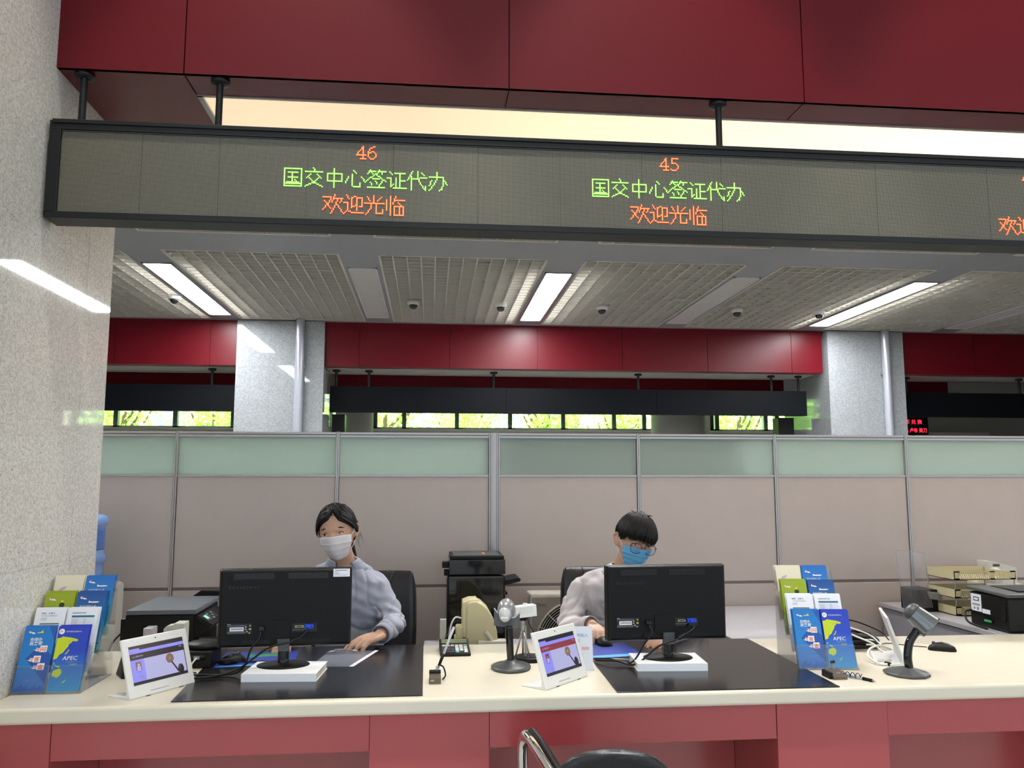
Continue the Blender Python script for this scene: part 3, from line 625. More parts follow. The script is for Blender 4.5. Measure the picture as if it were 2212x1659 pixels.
# monitors
def monitor():
    r = thing('computer_monitor', '', 'monitor', (0, 0, 0), 0, None, local=True)
    w, h = .468, .276; z0 = .064; z1 = z0 + h
    m = MB(); m.box(-w / 2, w / 2, .0, .010, z0, z1, BLK)
    part(m, 'screen_bezel', r, bevel=.004)
    m = MB()   # bulged back shell
    rings = []
    for (ins, y) in ((.002, .001), (.003, -.018), (.009, -.027), (.016, -.030)):
        rings.append([(-w / 2 + ins, y, z0 + ins * .6), (w / 2 - ins, y, z0 + ins * .6), (w / 2 - ins, y, z1 - ins * .55), (-w / 2 + ins, y, z1 - ins * .55)])
    m.loft(rings, BLK, smooth=False); shell = part(m, 'back_shell', r, bevel=.003)
    m = MB()
    for x0, x1 in ((-.180, -.04), (.010, .150)):
        m.box(x0, x1, -.0308, -.029, z1 - .036, z1 - .016, BLKG)
        k = x0 + .002
        while k < x1 - .002: m.box(k, k + .0013, -.0318, -.0305, z1 - .035, z1 - .017, BLK); k += .0034
    for x0, x1 in ((-.14, -.05), (.05, .16)):
        k = x0
        while k < x1: m.box(k, k + .0013, -.0310, -.0295, z0 + .014, z0 + .027, BLKG); k += .0034
    part(m, 'vent_grille', shell)
    m = MB(); m.text('lenovo', (-.195, -.0315, z1 - .070), (1, 0, 0), (0, 0, 1), .0150, BLKG, w=.105); part(m, 'lettering', shell)
    m = MB(); m.box(-.198, -.112, -.0312, -.0300, z0 + .050, z0 + .086, BLKG)
    yq = -.0316
    m.box(-.188, -.140, yq, yq + .0006, z0 + .060, z0 + .0735, PAPER)
    for k in range(20): m.box(-.184 + k * .0021, -.184 + k * .0021 + .0008 + (k % 3) * .0004, yq - .0003, yq, z0 + .065, z0 + .0695, INK)
    for z in (.052, .055, .0575, .080, .0765): m.box(-.196, -.130 - (z * 1000 % 7) * .001, yq, yq + .0004, z0 + z, z0 + z + .0008, GREYP)
    m.text('lenovo', (-.196, yq, z0 + .0825), (1, 0, 0), (0, 0, 1), .003, PAPER)
    for x, z in ((-.118, .078), (-.133, .074), (-.133, .066), (-.128, .058), (-.120, .053)): m.cyl((x, yq, z0 + z), (x, yq + .0006, z0 + z), .0032, .0032, GREYP, 10)
    m.box(-.122, -.114, yq, yq + .0006, z0 + .064, z0 + .0685, YEL); part(m, 'rating_label', shell)
    m = MB(); m.box(-.052, .020, -.034, -.028, z0 + .034, z0 + .095, BLK); m.box(.028, .115, -.0313, -.029, z0 + .052, z0 + .082, BLKG); m.box(.028, .075, -.0318, -.031, z0 + .0595, z0 + .0602, GREYP)
    m.box(.038, .068, -.0335, -.031, z0 + .067, z0 + .075, mat('port_metal', srgb(170, 160, 120), .35, .7, var=.1)); m.box(.043, .063, -.0337, -.0333, z0 + .069, z0 + .073, INK); part(m, 'port_bay', shell)
    m = MB(); m.box(.072, .104, -.047, -.031, z0 + .063, z0 + .079, VGAB); m.cyl((.0745, -.052, z0 + .071), (.0745, -.035, z0 + .071), .004, None, VGAB, 10); m.cyl((.1015, -.052, z0 + .071), (.1015, -.035, z0 + .071), .004, None, VGAB, 10); m.box(.080, .096, -.055, -.045, z0 + .065, z0 + .077, VGAB); part(m, 'video_connector', r, bevel=.0015)
    m = MB(); m.box(-.088, -.068, -.048, -.030, z0 + .060, z0 + .076, BLKG); part(m, 'power_plug', r, bevel=.003)
    m = MB()   # neck and swivel
    m.loft([[(sx * .022, -.028 + sy * .010 - .004, z0 + .03) for sx, sy in ((-1, -1), (1, -1), (1, 1), (-1, 1))], [(sx * .020, -.03 + sy * .012, z0 + .006) for sx, sy in ((-1, -1), (1, -1), (1, 1), (-1, 1))], [(sx * .018, -.03 + sy * .012, z0 - .012) for sx, sy in ((-1, -1), (1, -1), (1, 1), (-1, 1))]], DGREY, smooth=False)
    m.cyl((0, -.022, .008), (0, -.022, z0 - .006), .0205, .0195, BLKG, 24); part(m, 'stand_neck', r)
    m = MB(); m.lathe((0, -.02, 0), [(.092, 0), (.093, .002), (.088, .0045), (.045, .0075), (.026, .010), (.02, .013)], BLK, 48, 1, .80); part(m, 'stand_foot', r)
    return r
mL = monitor(); mL['label'] = 'black monitor with a white barcode sticker, its back to the viewer, left side'; mL['label'] = 'black monitor seen from behind with white barcode sticker on its top corner'; mL.location = (-.517, 3.135, MT + .026); mL.rotation_euler = (0, 0, R(3.5))
mR = dup(mL, (.8905, 3.125, MT + .026), rz=R(2.5), label='black monitor seen from behind without sticker, in front of the man')
m = MB(); w, h = .0600, .026
m.box(.168, .227, -.0316, -.0298, .308, .336, PAPER)
for k in range(21): m.box(.174 + k * .0021, .174 + k * .0021 + .0007 + (k % 3) * .0005, -.0320, -.0315, .3295, .3325, INK)
for j, (z, L) in enumerate(((.3255, .018), (.3215, .016), (.3175, .021), (.3135, .045))): m.box(.171, .171 + L, -.0320, -.0315, z, z + .0011, GREYP)
m.M = Matrix(); part(m, 'barcode_sticker', mL)
def wcable(name, pts, r_, label, mt=BLKM, cat='cable', extra=None):
    m = MB(); m.tube(smooth_path(pts, 8), r_, mt, 8)
    if extra: extra(m)
    return tag(m.build(name, at=pts[0]), label, cat)
def loc2(rt, p):   # point given in a thing's own frame
    return tuple(Matrix.Translation(rt.location) @ Matrix.Rotation(rt.rotation_euler.z, 4, 'Z') @ Vector(p))
zb = .064
wcable('power_cable', [loc2(mL, (-.078, -.048, zb + .060)), loc2(mL, (-.082, -.062, zb + .038)), loc2(mL, (-.105, -.07, zb + .008)), loc2(mL, (-.150, -.045, -.012)), (-.80, 3.08, MT + .006), (-.93, 3.16, CT + .006)], .0034, 'black power cable hanging from back of the left monitor')
def ferr(a, b_): return lambda m: m.cyl(a, b_, .0078, .0078, BLK, 14)
a_, b_ = loc2(mL, (.055, -.072, zb + .036)), loc2(mL, (.028, -.076, zb + .025))
wcable('video_cable', [loc2(mL, (.086, -.055, zb + .068)), loc2(mL, (.075, -.066, zb + .052)), a_, b_, loc2(mL, (-.05, -.075, zb + .006)), loc2(mL, (-.16, -.05, -.006)), (-.80, 3.03, MT + .006), (-.95, 3.13, CT + .006)], .0036, 'black video cable with blue plug end on the left monitor', extra=ferr(a_, b_))
wcable('power_cable', [loc2(mR, (-.078, -.048, zb + .060)), loc2(mR, (-.074, -.064, zb + .036)), loc2(mR, (-.10, -.06, zb - .002)), loc2(mR, (-.145, -.03, -.012)), (.68, 3.15, MT + .016), (.62, 3.2, MT + .008)], .0034, 'black power cable hanging from back of the right monitor')
a_, b_ = loc2(mR, (.052, -.072, zb + .028)), loc2(mR, (.024, -.076, zb + .014))
wcable('video_cable', [loc2(mR, (.092, -.055, zb + .066)), loc2(mR, (.085, -.066, zb + .046)), a_, b_, loc2(mR, (-.05, -.07, zb - .012)), loc2(mR, (-.13, -.04, -.016)), (.70, 3.12, MT + .014), (.63, 3.17, MT + .008)], .0036, 'black video cable with blue plug end on the right monitor', extra=ferr(a_, b_))
wcable('mouse_cable', [(.60, 3.19, MT + .004), (.66, 3.21, MT + .005), (.72, 3.20, MT + .005), (.80, 3.17, MT + .004)], .0022, 'grey thin cable lying across the blue pad', OFFW)

# tablets on wedge stands
SCR1 = mat('screen_lilac', (.03, .03, .08), .2, emit=.70, ecol=(.32, .32, .98)); SCR2 = mat('screen_pale', (.05, .05, .07), .2, emit=.62, ecol=(.55, .55, .90))
SCRD = mat('screen_dark', (.02, .02, .03), .15, emit=.05, ecol=(.25, .22, .24)); SCRB = mat('screen_maroon', (.2, .03, .05), .2, emit=.16, ecol=(.5, .12, .14)); SCRBR = mat('screen_brown', (.2, .1, .07), .2, emit=.14, ecol=(.6, .34, .24))
def tablet(head):
    r = thing('desk_tablet', '', 'tablet', (0, 0, 0), 0, None, local=True)
    # local: bottom edge along +x from the origin, face looks to -y, leans back to +y
    w, h, t = .256, .188, .010; tilt = R(18)
    F = Matrix.Rotation(-tilt, 4, 'X')
    m = MB(F); m.box(0, w, 0, t, .002, h, WHITE); part(m, 'body', r, bevel=.003)
    m = MB(F); m.cyl((w * .5, -.0006, h - .012), (w * .5, .001, h - .012), .0022, None, BLKG, 12); m.box(.08, .15, -.0005, .001, .014, .0158, GREYP)
    for x in (.06, .19): m.box(x, x + .018, .001, t - .001, 0, .003, BLK)
    part(m, 'camera_dot', r)
    S = MB(F); x0, x1, z0, z1 = .022, w - .022, .040, h - .026; H = z1 - z0; Wd = x1 - x0; y = -.0006
    S.box(x0, x1, y, .001, z0, z1, SCRD)
    def q(a, b_, c, d, mm, lay=1): S.box(x0 + a * Wd, x0 + b_ * Wd, y - .0003 * lay, y, z0 + c * H, z0 + d * H, mm)
    q(0, 1, .80, .885, SCR1); q(0, .18, .885, .93, SCR1); q(0, 1, .64, .80, head); q(0, .235, .08, .64, SCR1); q(.235, .985, .08, .64, SCR2)
    q(.08, .175, .36, .58, SCRB if head == SCRB else SCRBR, 2); q(.095, .16, .36, .46, SCR2, 3); S.cyl((x0 + .128 * Wd, y - .0012, z0 + .50 * H), (x0 + .128 * Wd, y, z0 + .50 * H), .0048, None, SCR2 if head != SCRB else SCRBR, 14)
    c = (x0 + .70 * Wd, y, z0 + .50 * H); S.cyl((c[0], y - .0008, c[2]), (c[0], y, c[2]), .0155, None, SCRBR, 24); S.cyl((c[0], y - .001, c[2]), (c[0], y, c[2]), .006, None, GREYP, 16)
    S.prism([(c[0] + .003, y, c[2] - .013), (c[0] + .008, y, c[2] - .012), (c[0] + .030, y, z0 + .12 * H), (c[0] + .026, y, z0 + .09 * H)], (0, -.0008, 0), SCRD)
    S.ell((c[0] + .038, y, z0 + .16 * H), (.013, .0008, .018), SCRD)
    S.text('出入境服务评价', (x0 + .04 * Wd, y - .001, z0 + .70 * H), (1, 0, 0), (0, 0, 1), .0055, SCR2); S.text('9:42', (x0 + .90 * Wd, y - .001, z0 + .74 * H), (1, 0, 0), (0, 0, 1), .005, SCR2)
    S.text('工作人员', (x0 + .085 * Wd, y - .001, z0 + .31 * H), (1, 0, 0), (0, 0, 1), .0035, INK)
    for k in range(4): S.box(x0 + (.08 + .03 * k) * Wd, x0 + (.19 + .008 * k) * Wd, y - .0008, y, z0 + (.22 - .035 * k) * H, z0 + (.228 - .035 * k) * H, GREYP)
    part(S, 'screen', r)
    m = MB(); m.prism([(0, .002, 0), (0, .104, 0), (0, .107, .002), (0, .104, .006), (0, .05, .008), (0, .022, .012), (0, .020, .030), (0, .014, .030)], (w, 0, 0), WHITE)
    part(m, 'stand', r, bevel=.002)
    return r
tA = tablet(SCRD); tA['label'] = 'white tablet on wedge stand beside the left brochure holder, screen lit'; tA.location = (-.927, 2.783, CT); tA.rotation_euler = (0, 0, R(57))
tB = tablet(SCRB); tB['label'] = 'white tablet on wedge stand beside the white flyer, screen with maroon banner'; tB.location = (.388, 2.778, CT); tB.rotation_euler = (0, 0, R(47))
tC = tablet(SCRD); tC['label'] = 'white tablet seen edge-on with its back to the viewer, at the right'; tC.location = (1.765, 2.99, CT); tC.rotation_euler = (0, 0, R(66))

# brochure holders with their leaflets
LB = ramp_mat('leaflet_sky', [(0, srgb(40, 110, 190)), (.5, srgb(36, 130, 205)), (1, srgb(30, 120, 200))], 'Z', 0, .21)
LN = ramp_mat('leaflet_apec', [(0, srgb(50, 150, 205)), (.35, srgb(45, 115, 200)), (.6, srgb(38, 70, 190)), (1, srgb(40, 64, 190))], 'Z', 0, .21)
LT = ramp_mat('leaflet_flight', [(0, srgb(70, 190, 200)), (.55, srgb(60, 160, 215)), (.8, srgb(40, 120, 200)), (1, srgb(38, 110, 195))], 'Z', 0, .21)
LDB = ramp_mat('leaflet_flight_dark', [(0, srgb(50, 170, 190)), (.6, srgb(38, 110, 175)), (1, srgb(32, 78, 150))], 'Z', 0, .21)
CITY = mat('print_city', srgb(30, 90, 175), .4, var=.05); FACET = mat('print_facet', srgb(34, 84, 170), .4, var=.05); AIRW = mat('print_white', srgb(240, 240, 240), .4, var=.02); PINK = mat('print_pink', srgb(206, 60, 110), .4, var=.05); LILAC = mat('print_lilac', srgb(196, 170, 205), .5, var=.05); STAT = mat('print_dark', srgb(40, 52, 40), .5, var=.05)
LW, LH = .099, .208
def leaflet(kind, plain=False):
    """local frame: lower-left corner at the origin, width +x, height +z, front faces -y"""
    m = MB(); base = {'hot': LB, 'apec': LN, 'fly': LT, 'flyd': LDB, 'petal': CREAMP, 'usa': PAPER, 'fee': PAPER, 'green': GREENP}[kind]
    m.box(0, LW, 0, .0012, 0, LH, base)
    if plain: return m
    y = -.0002
    def B(x0, x1, z0, z1, mm, lay=1): m.box(x0, x1, y - .0001 * lay, .0002, z0, z1, mm)
    def tx(s, x, z, h, mm, w=None, sh=0, lay=2, bold=0): m.text(s, (x, y - .0001 * lay, z), (1, 0, 0), Vector((sh, 0, 1)), h, mm, w, bold)
    def poly(pts, mm, lay=1): m.prism([(a, 0.0001, c) for a, c in pts], (0, -.0002 - .0001 * lay, 0), mm)
    def logo(x, z, s=1.0):
        m.cyl((x, y - .0003, z), (x, 0, z), .0042 * s, None, AIRW, 14); m.cyl((x + .001, y - .0004, z + .002), (x + .001, 0, z + .002), .0025 * s, None, PINK, 12); poly([(x + .004, z - .001), (x + .012, z - .001), (x + .018, z - .006), (x + .006, z - .006)], AIRW); 
    if kind == 'hot':
        poly([(.060, .150), (.099, .115), (.099, .02), (.05, .075), (.02, .105)], FACET, 1); poly([(.099, .16), (.075, .208), (.099, .208)], CITY, 1)
        x = 0.004
        for k, hh in enumerate((.010, .016, .022, .014, .019, .008, .012, .018, .011, .016, .012)): B(x, x + .0078, .002, .004 + hh, CITY); x += .0083
        tx('你想办', .022, .160, .0115, AIRW, w=.038, sh=.15, lay=3, bold=.012); tx('我来帮', .022, .147, .0125, AIRW, w=.040, sh=.15, lay=3, bold=.012)
        for j, (t1, x, z) in enumerate((('问', .062, .128), ('答', .048, .096), ('查', .064, .072))):
            poly([(x - .022, z + .004), (x - .002, z + .0075), (x - .002, z - .001), (x - .012, z + .001)], AIRW, 2)
            B(x - .003, x + .0195, z - .003, z + .018, AIRW, 2); tx(t1, x - .0015, z - .0015, .0155, ORANGE, w=.0175, sh=.08, lay=4, bold=.018); B(x - .014, x - .0035, z, z + .011, AIRW, 2); tx('号', x - .013, z + .001, .009, ORANGE, w=.0085, sh=.08, lay=4, bold=.016)
        tx('杭州公安出入境', .032, .042, .0028, GREYP, w=.042); tx('服务热线', .036, .036, .0028, GREYP, w=.034); logo(.018, .19, .9); poly([(.040, .188), (.052, .190), (.057, .196), (.059, .188), (.063, .187), (.04, .186)], YEL, 1)
    elif kind == 'apec':
        poly([(.001, .168), (.012, .170), (.018, .174), (.03, .172), (.045, .170), (.062, .166), (.070, .162), (.064, .157), (.052, .159), (.044, .159), (.036, .157), (.001, .157)], LIME, 1)
        poly([(.001, .157), (.044, .157), (.043, .149), (.040, .140), (.033, .131), (.028, .122), (.018, .116), (.012, .104), (.001, .100)], LIME, 1); poly([(.044, .159), (.052, .159), (.047, .151), (.042, .152)], LIME, 1)
        for q in ([(.001, .118), (.003, .117), (.004, .108), (.001, .105)], [(.036, .116), (.042, .121), (.047, .131), (.044, .132), (.040, .123), (.034, .118)], [(.006, .092), (.008, .090), (.008, .083), (.005, .086)], [(.012, .083), (.022, .080), (.028, .074), (.020, .076), (.010, .080)], [(.001, .078), (.007, .074), (.006, .072), (.001, .075)], [(.006, .058), (.010, .066), (.018, .069), (.025, .072), (.032, .069), (.036, .060), (.032, .050), (.022, .043), (.014, .048), (.007, .048)], [(.044, .026), (.054, .036), (.052, .037), (.042, .028)]): poly(q, LIME, 1)
        tx('APEC', .030, .098, .013, AIRW, w=.046, sh=.08); tx('商务旅行卡', .042, .089, .006, GREYP, w=.034); tx('办理指南', .056, .082, .0045, LIME, w=.022)
        m.cyl((.012, y - .0003, .190), (.012, 0, .190), .009, None, AIRW, 22); poly([(.005, .185), (.011, .195), (.017, .186), (.012, .190)], NAVY, 4); tx('杭州市国际交流服务中心', .026, .187, .005, AIRW, w=.05)
    elif kind in ('fly', 'flyd'):
        logo(.016, .188, 1.1); poly([(.040, .170), (.070, .170), (.078, .173), (.070, .1745), (.048, .174), (.042, .1775)], AIRW, 2); poly([(.052, .170), (.058, .170), (.064, .167), (.058, .168)], PINK, 3); poly([(.040, .174), (.043, .174), (.041, .179)], PINK, 3)
        tx('杭州外籍出入境', .014, .155, .0068, AIRW, w=.054)
        tx('服务指南', .020, .12, .0085, AIRW, w=.04); B(.0, LW, .03, .034, STAT, 1)
    elif kind == 'petal':
        poly([(.016, .158), (.026, .168), (.044, .174), (.042, .166), (.034, .160), (.022, .154)], LILAC, 1); poly([(.04, .12), (.06, .15), (.07, .13)], LILAC, 1)
    elif kind == 'green':
        logo(.020, .185, 1.2); m.cyl((.058, y - .0003, .176), (.058, 0, .176), .0045, None, YEL, 12); poly([(.050, .160), (.050, .166), (.055, .172), (.062, .172), (.068, .166), (.067, .160)], STAT, 3); B(.052, .066, .15, .16, STAT, 2)
    elif kind == 'usa':
        tx('美国、加拿大', .020, .190, .0062, INK, w=.044); tx('十年签证快速预约', .020, .182, .0048, GREYP, w=.052); tx('办理流程', .020, .175, .0035, GREYP, w=.02); tx('咨询服务', .020, .170, .0035, GREYP, w=.02)
        B(.020, .082, .156, .160, mat('print_olive', srgb(110, 120, 60), .5, var=.05)); tx('注意事项', .022, .150, .003, GREYP, w=.03)
    elif kind == 'fee':
        tx('出境体检项目价目表', .014, .190, .0055, INK, w=.045); B(.014, .088, .178, .1845, TEAL)
        for k in range(6): B(.014, .088, .174 - k * .005, .1743 - k * .005, TEAL); tx('项目收费标准', .016, .1705 - k * .005, .0022, GREYP, w=.02); tx('服务', .055, .1705 - k * .005, .0022, GREYP, w=.008)
    return m
KN = {'hot': ('blue hotline leaflet with orange characters', 'front'), 'apec': ('dark blue leaflet with lime world map', 'front'), 'usa': ('white leaflet with black heading', 'second'), 'fee': ('white leaflet with teal price table', 'second'),
      'green': ('olive green leaflet', 'third'), 'flyd': ('darker blue aircraft leaflet', 'third'), 'petal': ('cream leaflet with a lilac petal', 'rear'), 'fly': ('bright blue aircraft leaflet', 'rear')}
TIER = [('hot', 'apec'), ('usa', 'fee'), ('green', 'flyd'), ('petal', 'fly')]
lean = math.atan2(.07, .198); meshes = {}
def holder(side, loc, rz):
    xs = (.007, .1130); Wt = .222
    HM = Matrix.Translation(loc) @ rotz(rz)
    r = thing('brochure_holder', 'clear acrylic four-tier brochure holder ' + ('against the granite pillar' if side == 'L' else 'to the right of the right desk mat'), 'brochure holder', loc, rz, local=True)
    m = MB(); m.box(0, Wt, -.004, .265, 0, .003, ACR)
    for x in (0, Wt - .003):
        m.prism([(x, .0, .003), (x, .262, .003), (x, .262, .02), (x, .262 + .02, .33), (x, .25, .33), (x, .20, .20), (x, .03, .003 + .03)], (.003, 0, 0), ACR)
    m.prism([(0, .262, .003), (0, .265, .003), (0, .287, .34), (0, .284, .34)], (Wt, 0, 0), ACR)
    part(m, 'side_frame', r)
    for k in range(4):
        y0, z0 = .004 + .068 * k, .006 + .047 * k
        for j in range(2):
            m = MB(); F = T(xs[j] - .004, y0 - .006, z0 - .003) @ Matrix.Rotation(-lean, 4, 'X'); m.M = F
            w = LW + .006; dd = .028
            m.box(0, w, 0, .0015, 0, .085, ACR); m.box(0, w, 0, dd, -.002, 0, ACR); m.box(0, .0015, 0, dd, 0, .10, ACR); m.box(w - .0015, w, 0, dd, 0, .10, ACR)
            m.tube([(0.0005, 0, .001), (.0005, 0, .085), (w, 0, .085), (w, 0, .001)], .0009, ACRE, 6); part(m, 'pocket', r)
    rd = random.Random(4 if side == 'L' else 9)
    for k, pair in enumerate(TIER):
        for j, kd in enumerate(pair):
            y0, z0 = .004 + .068 * k, .006 + .047 * k
            n = 5 if k else 4
            for q in range(n):
                key = (kd, q > 0)
                F = HM @ T(xs[j] + (0 if q == 0 else rd.uniform(-.003, .004)), y0 + .0045 * q, z0 + (0 if q == 0 else rd.uniform(0, .004))) @ Matrix.Rotation(-lean, 4, 'X')
                if key not in meshes: o = leaflet(kd, q > 0).build('leaflet'); meshes[key] = o.data
                else: o = bpy.data.objects.new('leaflet', meshes[key]); COL.objects.link(o)
                o.matrix_world = F; ds, row = KN[kd]; wh_ = 'left' if side == 'L' else 'right'
                if q == 0: tag(o, '%s in the %s row of the %s brochure holder' % (ds, row, wh_), 'leaflet')
                else: tag(o, 'spare leaflet stacked behind the %s, %s holder' % (ds, wh_), 'leaflet', 'spare copies behind the %s, %s holder' % (ds, wh_))
holder('L', (-1.3405, 2.892, CT + .0002), 0)
holder('R', (1.345, 2.990, CT + .0002), R(-7.0))

# barcode scanners on gooseneck stands
def scanner_base(r, neck):
    m = MB(); m.lathe((0, 0, 0), [(.066, 0), (.070, .004), (.069, .010), (.060, .015), (.035, .021), (.022, .027), (.018, .031)], DGREY, 40, 1.05, 1.25); part(m, 'base', r)
    m = MB(); m.tube(smooth_path(neck, 8), .0135, BLKG, 16); part(m, 'neck', r)
rS = thing('barcode_scanner', 'silver barcode scanner resting in the cradle of a dark stand, middle of the counter', 'scanner', (.303, 3.115, CT), R(-10), local=True)
scanner_base(rS, [(0, 0, .02), (-.004, .0, .08), (-.006, -.004, .155)])
m = MB(); F = T(-.018, -.01, .150) @ rotx(R(-14)) @ roty(R(6)); m.M = F
m.prism([(-.045, 0, 0), (.048, 0, 0), (.046, 0, .058), (.030, 0, .040), (.0, 0, .026), (-.028, 0, .038), (-.052, 0, .062)], (0, .005, 0), DGREY)
m.tube([(-.052, .002, .062), (-.028, .002, .038), (0, .002, .026), (.030, .002, .040), (.046, .002, .058)], .003, CHROME, 8); part(m, 'cradle', rS, bevel=.001)
m = MB(); m.ell((-.018, .012, .208), (.034, .045, .042), mat('scanner_grey', srgb(150, 152, 154), .25, .3, var=.03), rotx(R(-20))); m.ell((-.020, -.014, .200), (.024, .026, .033), mat('scanner_silver', srgb(205, 206, 208), .3, .2, var=.02), rotx(R(-20)))
m.box(-.034, -.006, -.043, -.038, .186, .190, WHITE); part(m, 'scan_head', rS)
rT = thing('scanner_stand', 'black gooseneck scanner stand with empty chrome ring at the right end', 'scanner stand', (1.697, 2.885, CT), 0, local=True)
m = MB(); m.lathe((0, 0, 0), [(.064, 0), (.070, .003), (.068, .009), (.052, .014), (.030, .021), (.020, .024)], DGREY, 10, 1.1, 1.2); part(m, 'base', rT, smooth=False, bevel=.002)
m = MB(); m.tube(smooth_path([(.012, 0, .015), (.008, 0, .06), (.018, 0, .11), (.044, -.004, .150), (.056, -.008, .172)], 8), .0145, BLKG, 18); part(m, 'neck', rT)
ax = Vector((.60, -.42, -.62)).normalized(); u_ = ax.orthogonal().normalized(); w_ = ax.cross(u_); M0 = T(.030, .008, .222) @ Matrix((u_, w_, ax)).transposed().to_4x4(); n = 40
def rg(prof_, cut=.0): return [[(ra * cos(2 * pi * i / n), ra * sin(2 * pi * i / n) * .9, z) for i in range(n)] for ra, z in prof_]
m = MB(M0); m.loft(rg([(.004, -.014), (.020, -.012), (.031, -.004), (.036, .008), (.0365, .020)]), DGREY, caps=True); part(m, 'cup', rT)
m = MB(M0); m.loft(rg([(.0365, .016), (.0385, .030), (.0425, .055), (.0475, .082), (.049, .088), (.0465, .089), (.043, .080), (.038, .055), (.034, .025), (.0335, .022)]), mat('ring_silver', srgb(120, 126, 130), .18, .6, var=.1), caps=False)
m.loft(rg([(.0462, .0875), (.0425, .078), (.037, .05), (.033, .022), (.001, .020)]), CHROME, caps=False); part(m, 'ring', rT)
# calculator, pen holders, pens
r = thing('calculator', 'black desk calculator with a green display beside the left desk mat', 'calculator', (.106, 3.43, CT), R(1), local=True)
m = MB(); w, d = .060, .088   # half sizes
m.prism([(-w, -d, .0), (-w, -d, .012), (-w, d * .45, .024), (-w, d, .038), (-w, d, .0)], (2 * w, 0, 0), BLK); part(m, 'case', r, bevel=.004)
F = Matrix.Rotation(math.atan2(.012, d * 1.45), 4, 'X')
m = MB(T(0, d * .45, .024) @ Matrix.Rotation(math.atan2(.014, d * .55), 4, 'X')); m.box(-w * .86, w * .86, .008, d * .48, 0, .0012, mat('lcd', srgb(130, 136, 100), .2, var=.03)); m.text('36700', (w * .05, .014, .0016), (1, 0, 0), (0, 1, 0), .014, INK, w=.05); part(m, 'display', r)
K = T(0, -d, .012) @ F
for cx in range(6):
    for cy in range(5):
        x = -w * .84 + cx * w * .285; y = .010 + cy * .021
        if cx == 4 and cy == 0: continue
        mm = TEAL if (cx == 3 and cy == 0) or (cx == 5 and cy == 4) else (WHITE if cx >= 3 or cy == 4 else DGREY)
        if mm is TEAL: mm = mat('key_teal', srgb(90, 190, 185), .4, var=.02)
        m = MB(K); m.box(x, x + w * .23, y, y + .0135, 0, .004, mm)
        part(m, 'key', r, bevel=.001)
def pen(r, p0, p1, name='barrel'):
    p0, p1 = Vector(p0), Vector(p1); d = p1 - p0
    m = MB(); m.tube([p0 + d * .12, p0 + d * .99], .0048, mat('pen_clear', srgb(190, 190, 196), .15, .2, var=.02), 12); part(m, 'barrel', r)
    m = MB(); m.tube([p0 + d * .10, p0 + d * .36], [.0052, .0056], BLK, 12); part(m, 'grip', r)
    m = MB(); m.tube([p0, p0 + d * .10], [.0008, .0046], ALU, 12); part(m, 'tip', r)
r = thing('pen_holder', 'small brown desk pen base standing at the edge of the left mat, pen upright in it', 'pen stand', (.024, 2.96, CT))
r['label'] = 'small brown pen base beside the left desk mat with an upright pen'
BRN = mat('brown_base', srgb(96, 84, 70), .35, var=.05)
m = MB(); m.prism([(.004, 2.903, CT), (.004, 2.903, CT + .020), (.004, 2.985, CT + .026), (.004, 2.985, CT)], (.040, 0, 0), BRN); m.box(.004, .044, 2.955, 2.988, CT, CT + .030, BLK); part(m, 'base', r, bevel=.001)
m = MB(); m.text('deli', (.009, 2.9015, CT + .010), (1, 0, 0), (0, 0, 1), .006, WHITE); part(m, 'lettering', r)
m = MB(); m.cyl((.030, 2.972, CT + .028), (.034, 2.972, CT + .044), .006, .007, PVC, 12); part(m, 'socket', r)
r = thing('pen', 'clear ballpoint pen standing slanted in the pen base', 'pen', (.036, 2.972, CT + .035)); pen(r, (.033, 2.972, CT + .034), (.090, 2.99, CT + .175))
m = MB(); m.tube(smooth_path([(.034, 2.97, CT + .05), (.052, 2.96, CT + .045), (.060, 2.955, CT + .018), (.050, 2.95, CT + .004)], 6), .0028, BLK, 8); part(m, 'coil_cord', r)
r = thing('pen_holder', 'small brown pen base in front of the right brochure holder', 'pen stand', (1.42, 2.86, CT))
m = MB(R_ := (T(1.425, 2.87, 0) @ rotz(R(0)))); m.prism([(-.026, -.040, CT), (-.026, -.040, CT + .010), (-.026, .030, CT + .026), (-.026, .030, CT)], (.050, 0, 0), BRN); m.box(-.036, -.024, -.030, .030, CT, CT + .022, BLK); part(m, 'base', r, bevel=.001)
m = MB(); m.cyl((1.425, 2.885, CT + .02), (1.423, 2.885, CT + .048), .007, .008, ACRE, 14); m.cyl((1.425, 2.885, CT + .046), (1.423, 2.885, CT + .052), .0085, .0085, BLK, 14); part(m, 'socket', r)
m = MB(); m.text('deli', (1.418, 2.845, CT + .0185), (1, 0, 0), (0, .97, .22), .007, WHITE); part(m, 'lettering', r)
r = thing('pen', 'clear ballpoint pen lying on the counter right of its pen base', 'pen', (1.50, 2.80, CT)); pen(r, (1.522, 2.775, CT + .005), (1.455, 2.895, CT + .007))
m = MB(); pts = []
for i in range(90): t = i / 89; a = t * 26; pts.append((1.448 + .05 * t, 2.872 - .052 * t + .006 * cos(a), CT + .012 + .008 * sin(a)))
m.tube(pts, .0014, BLK, 6); part(m, 'coil_cord', r)
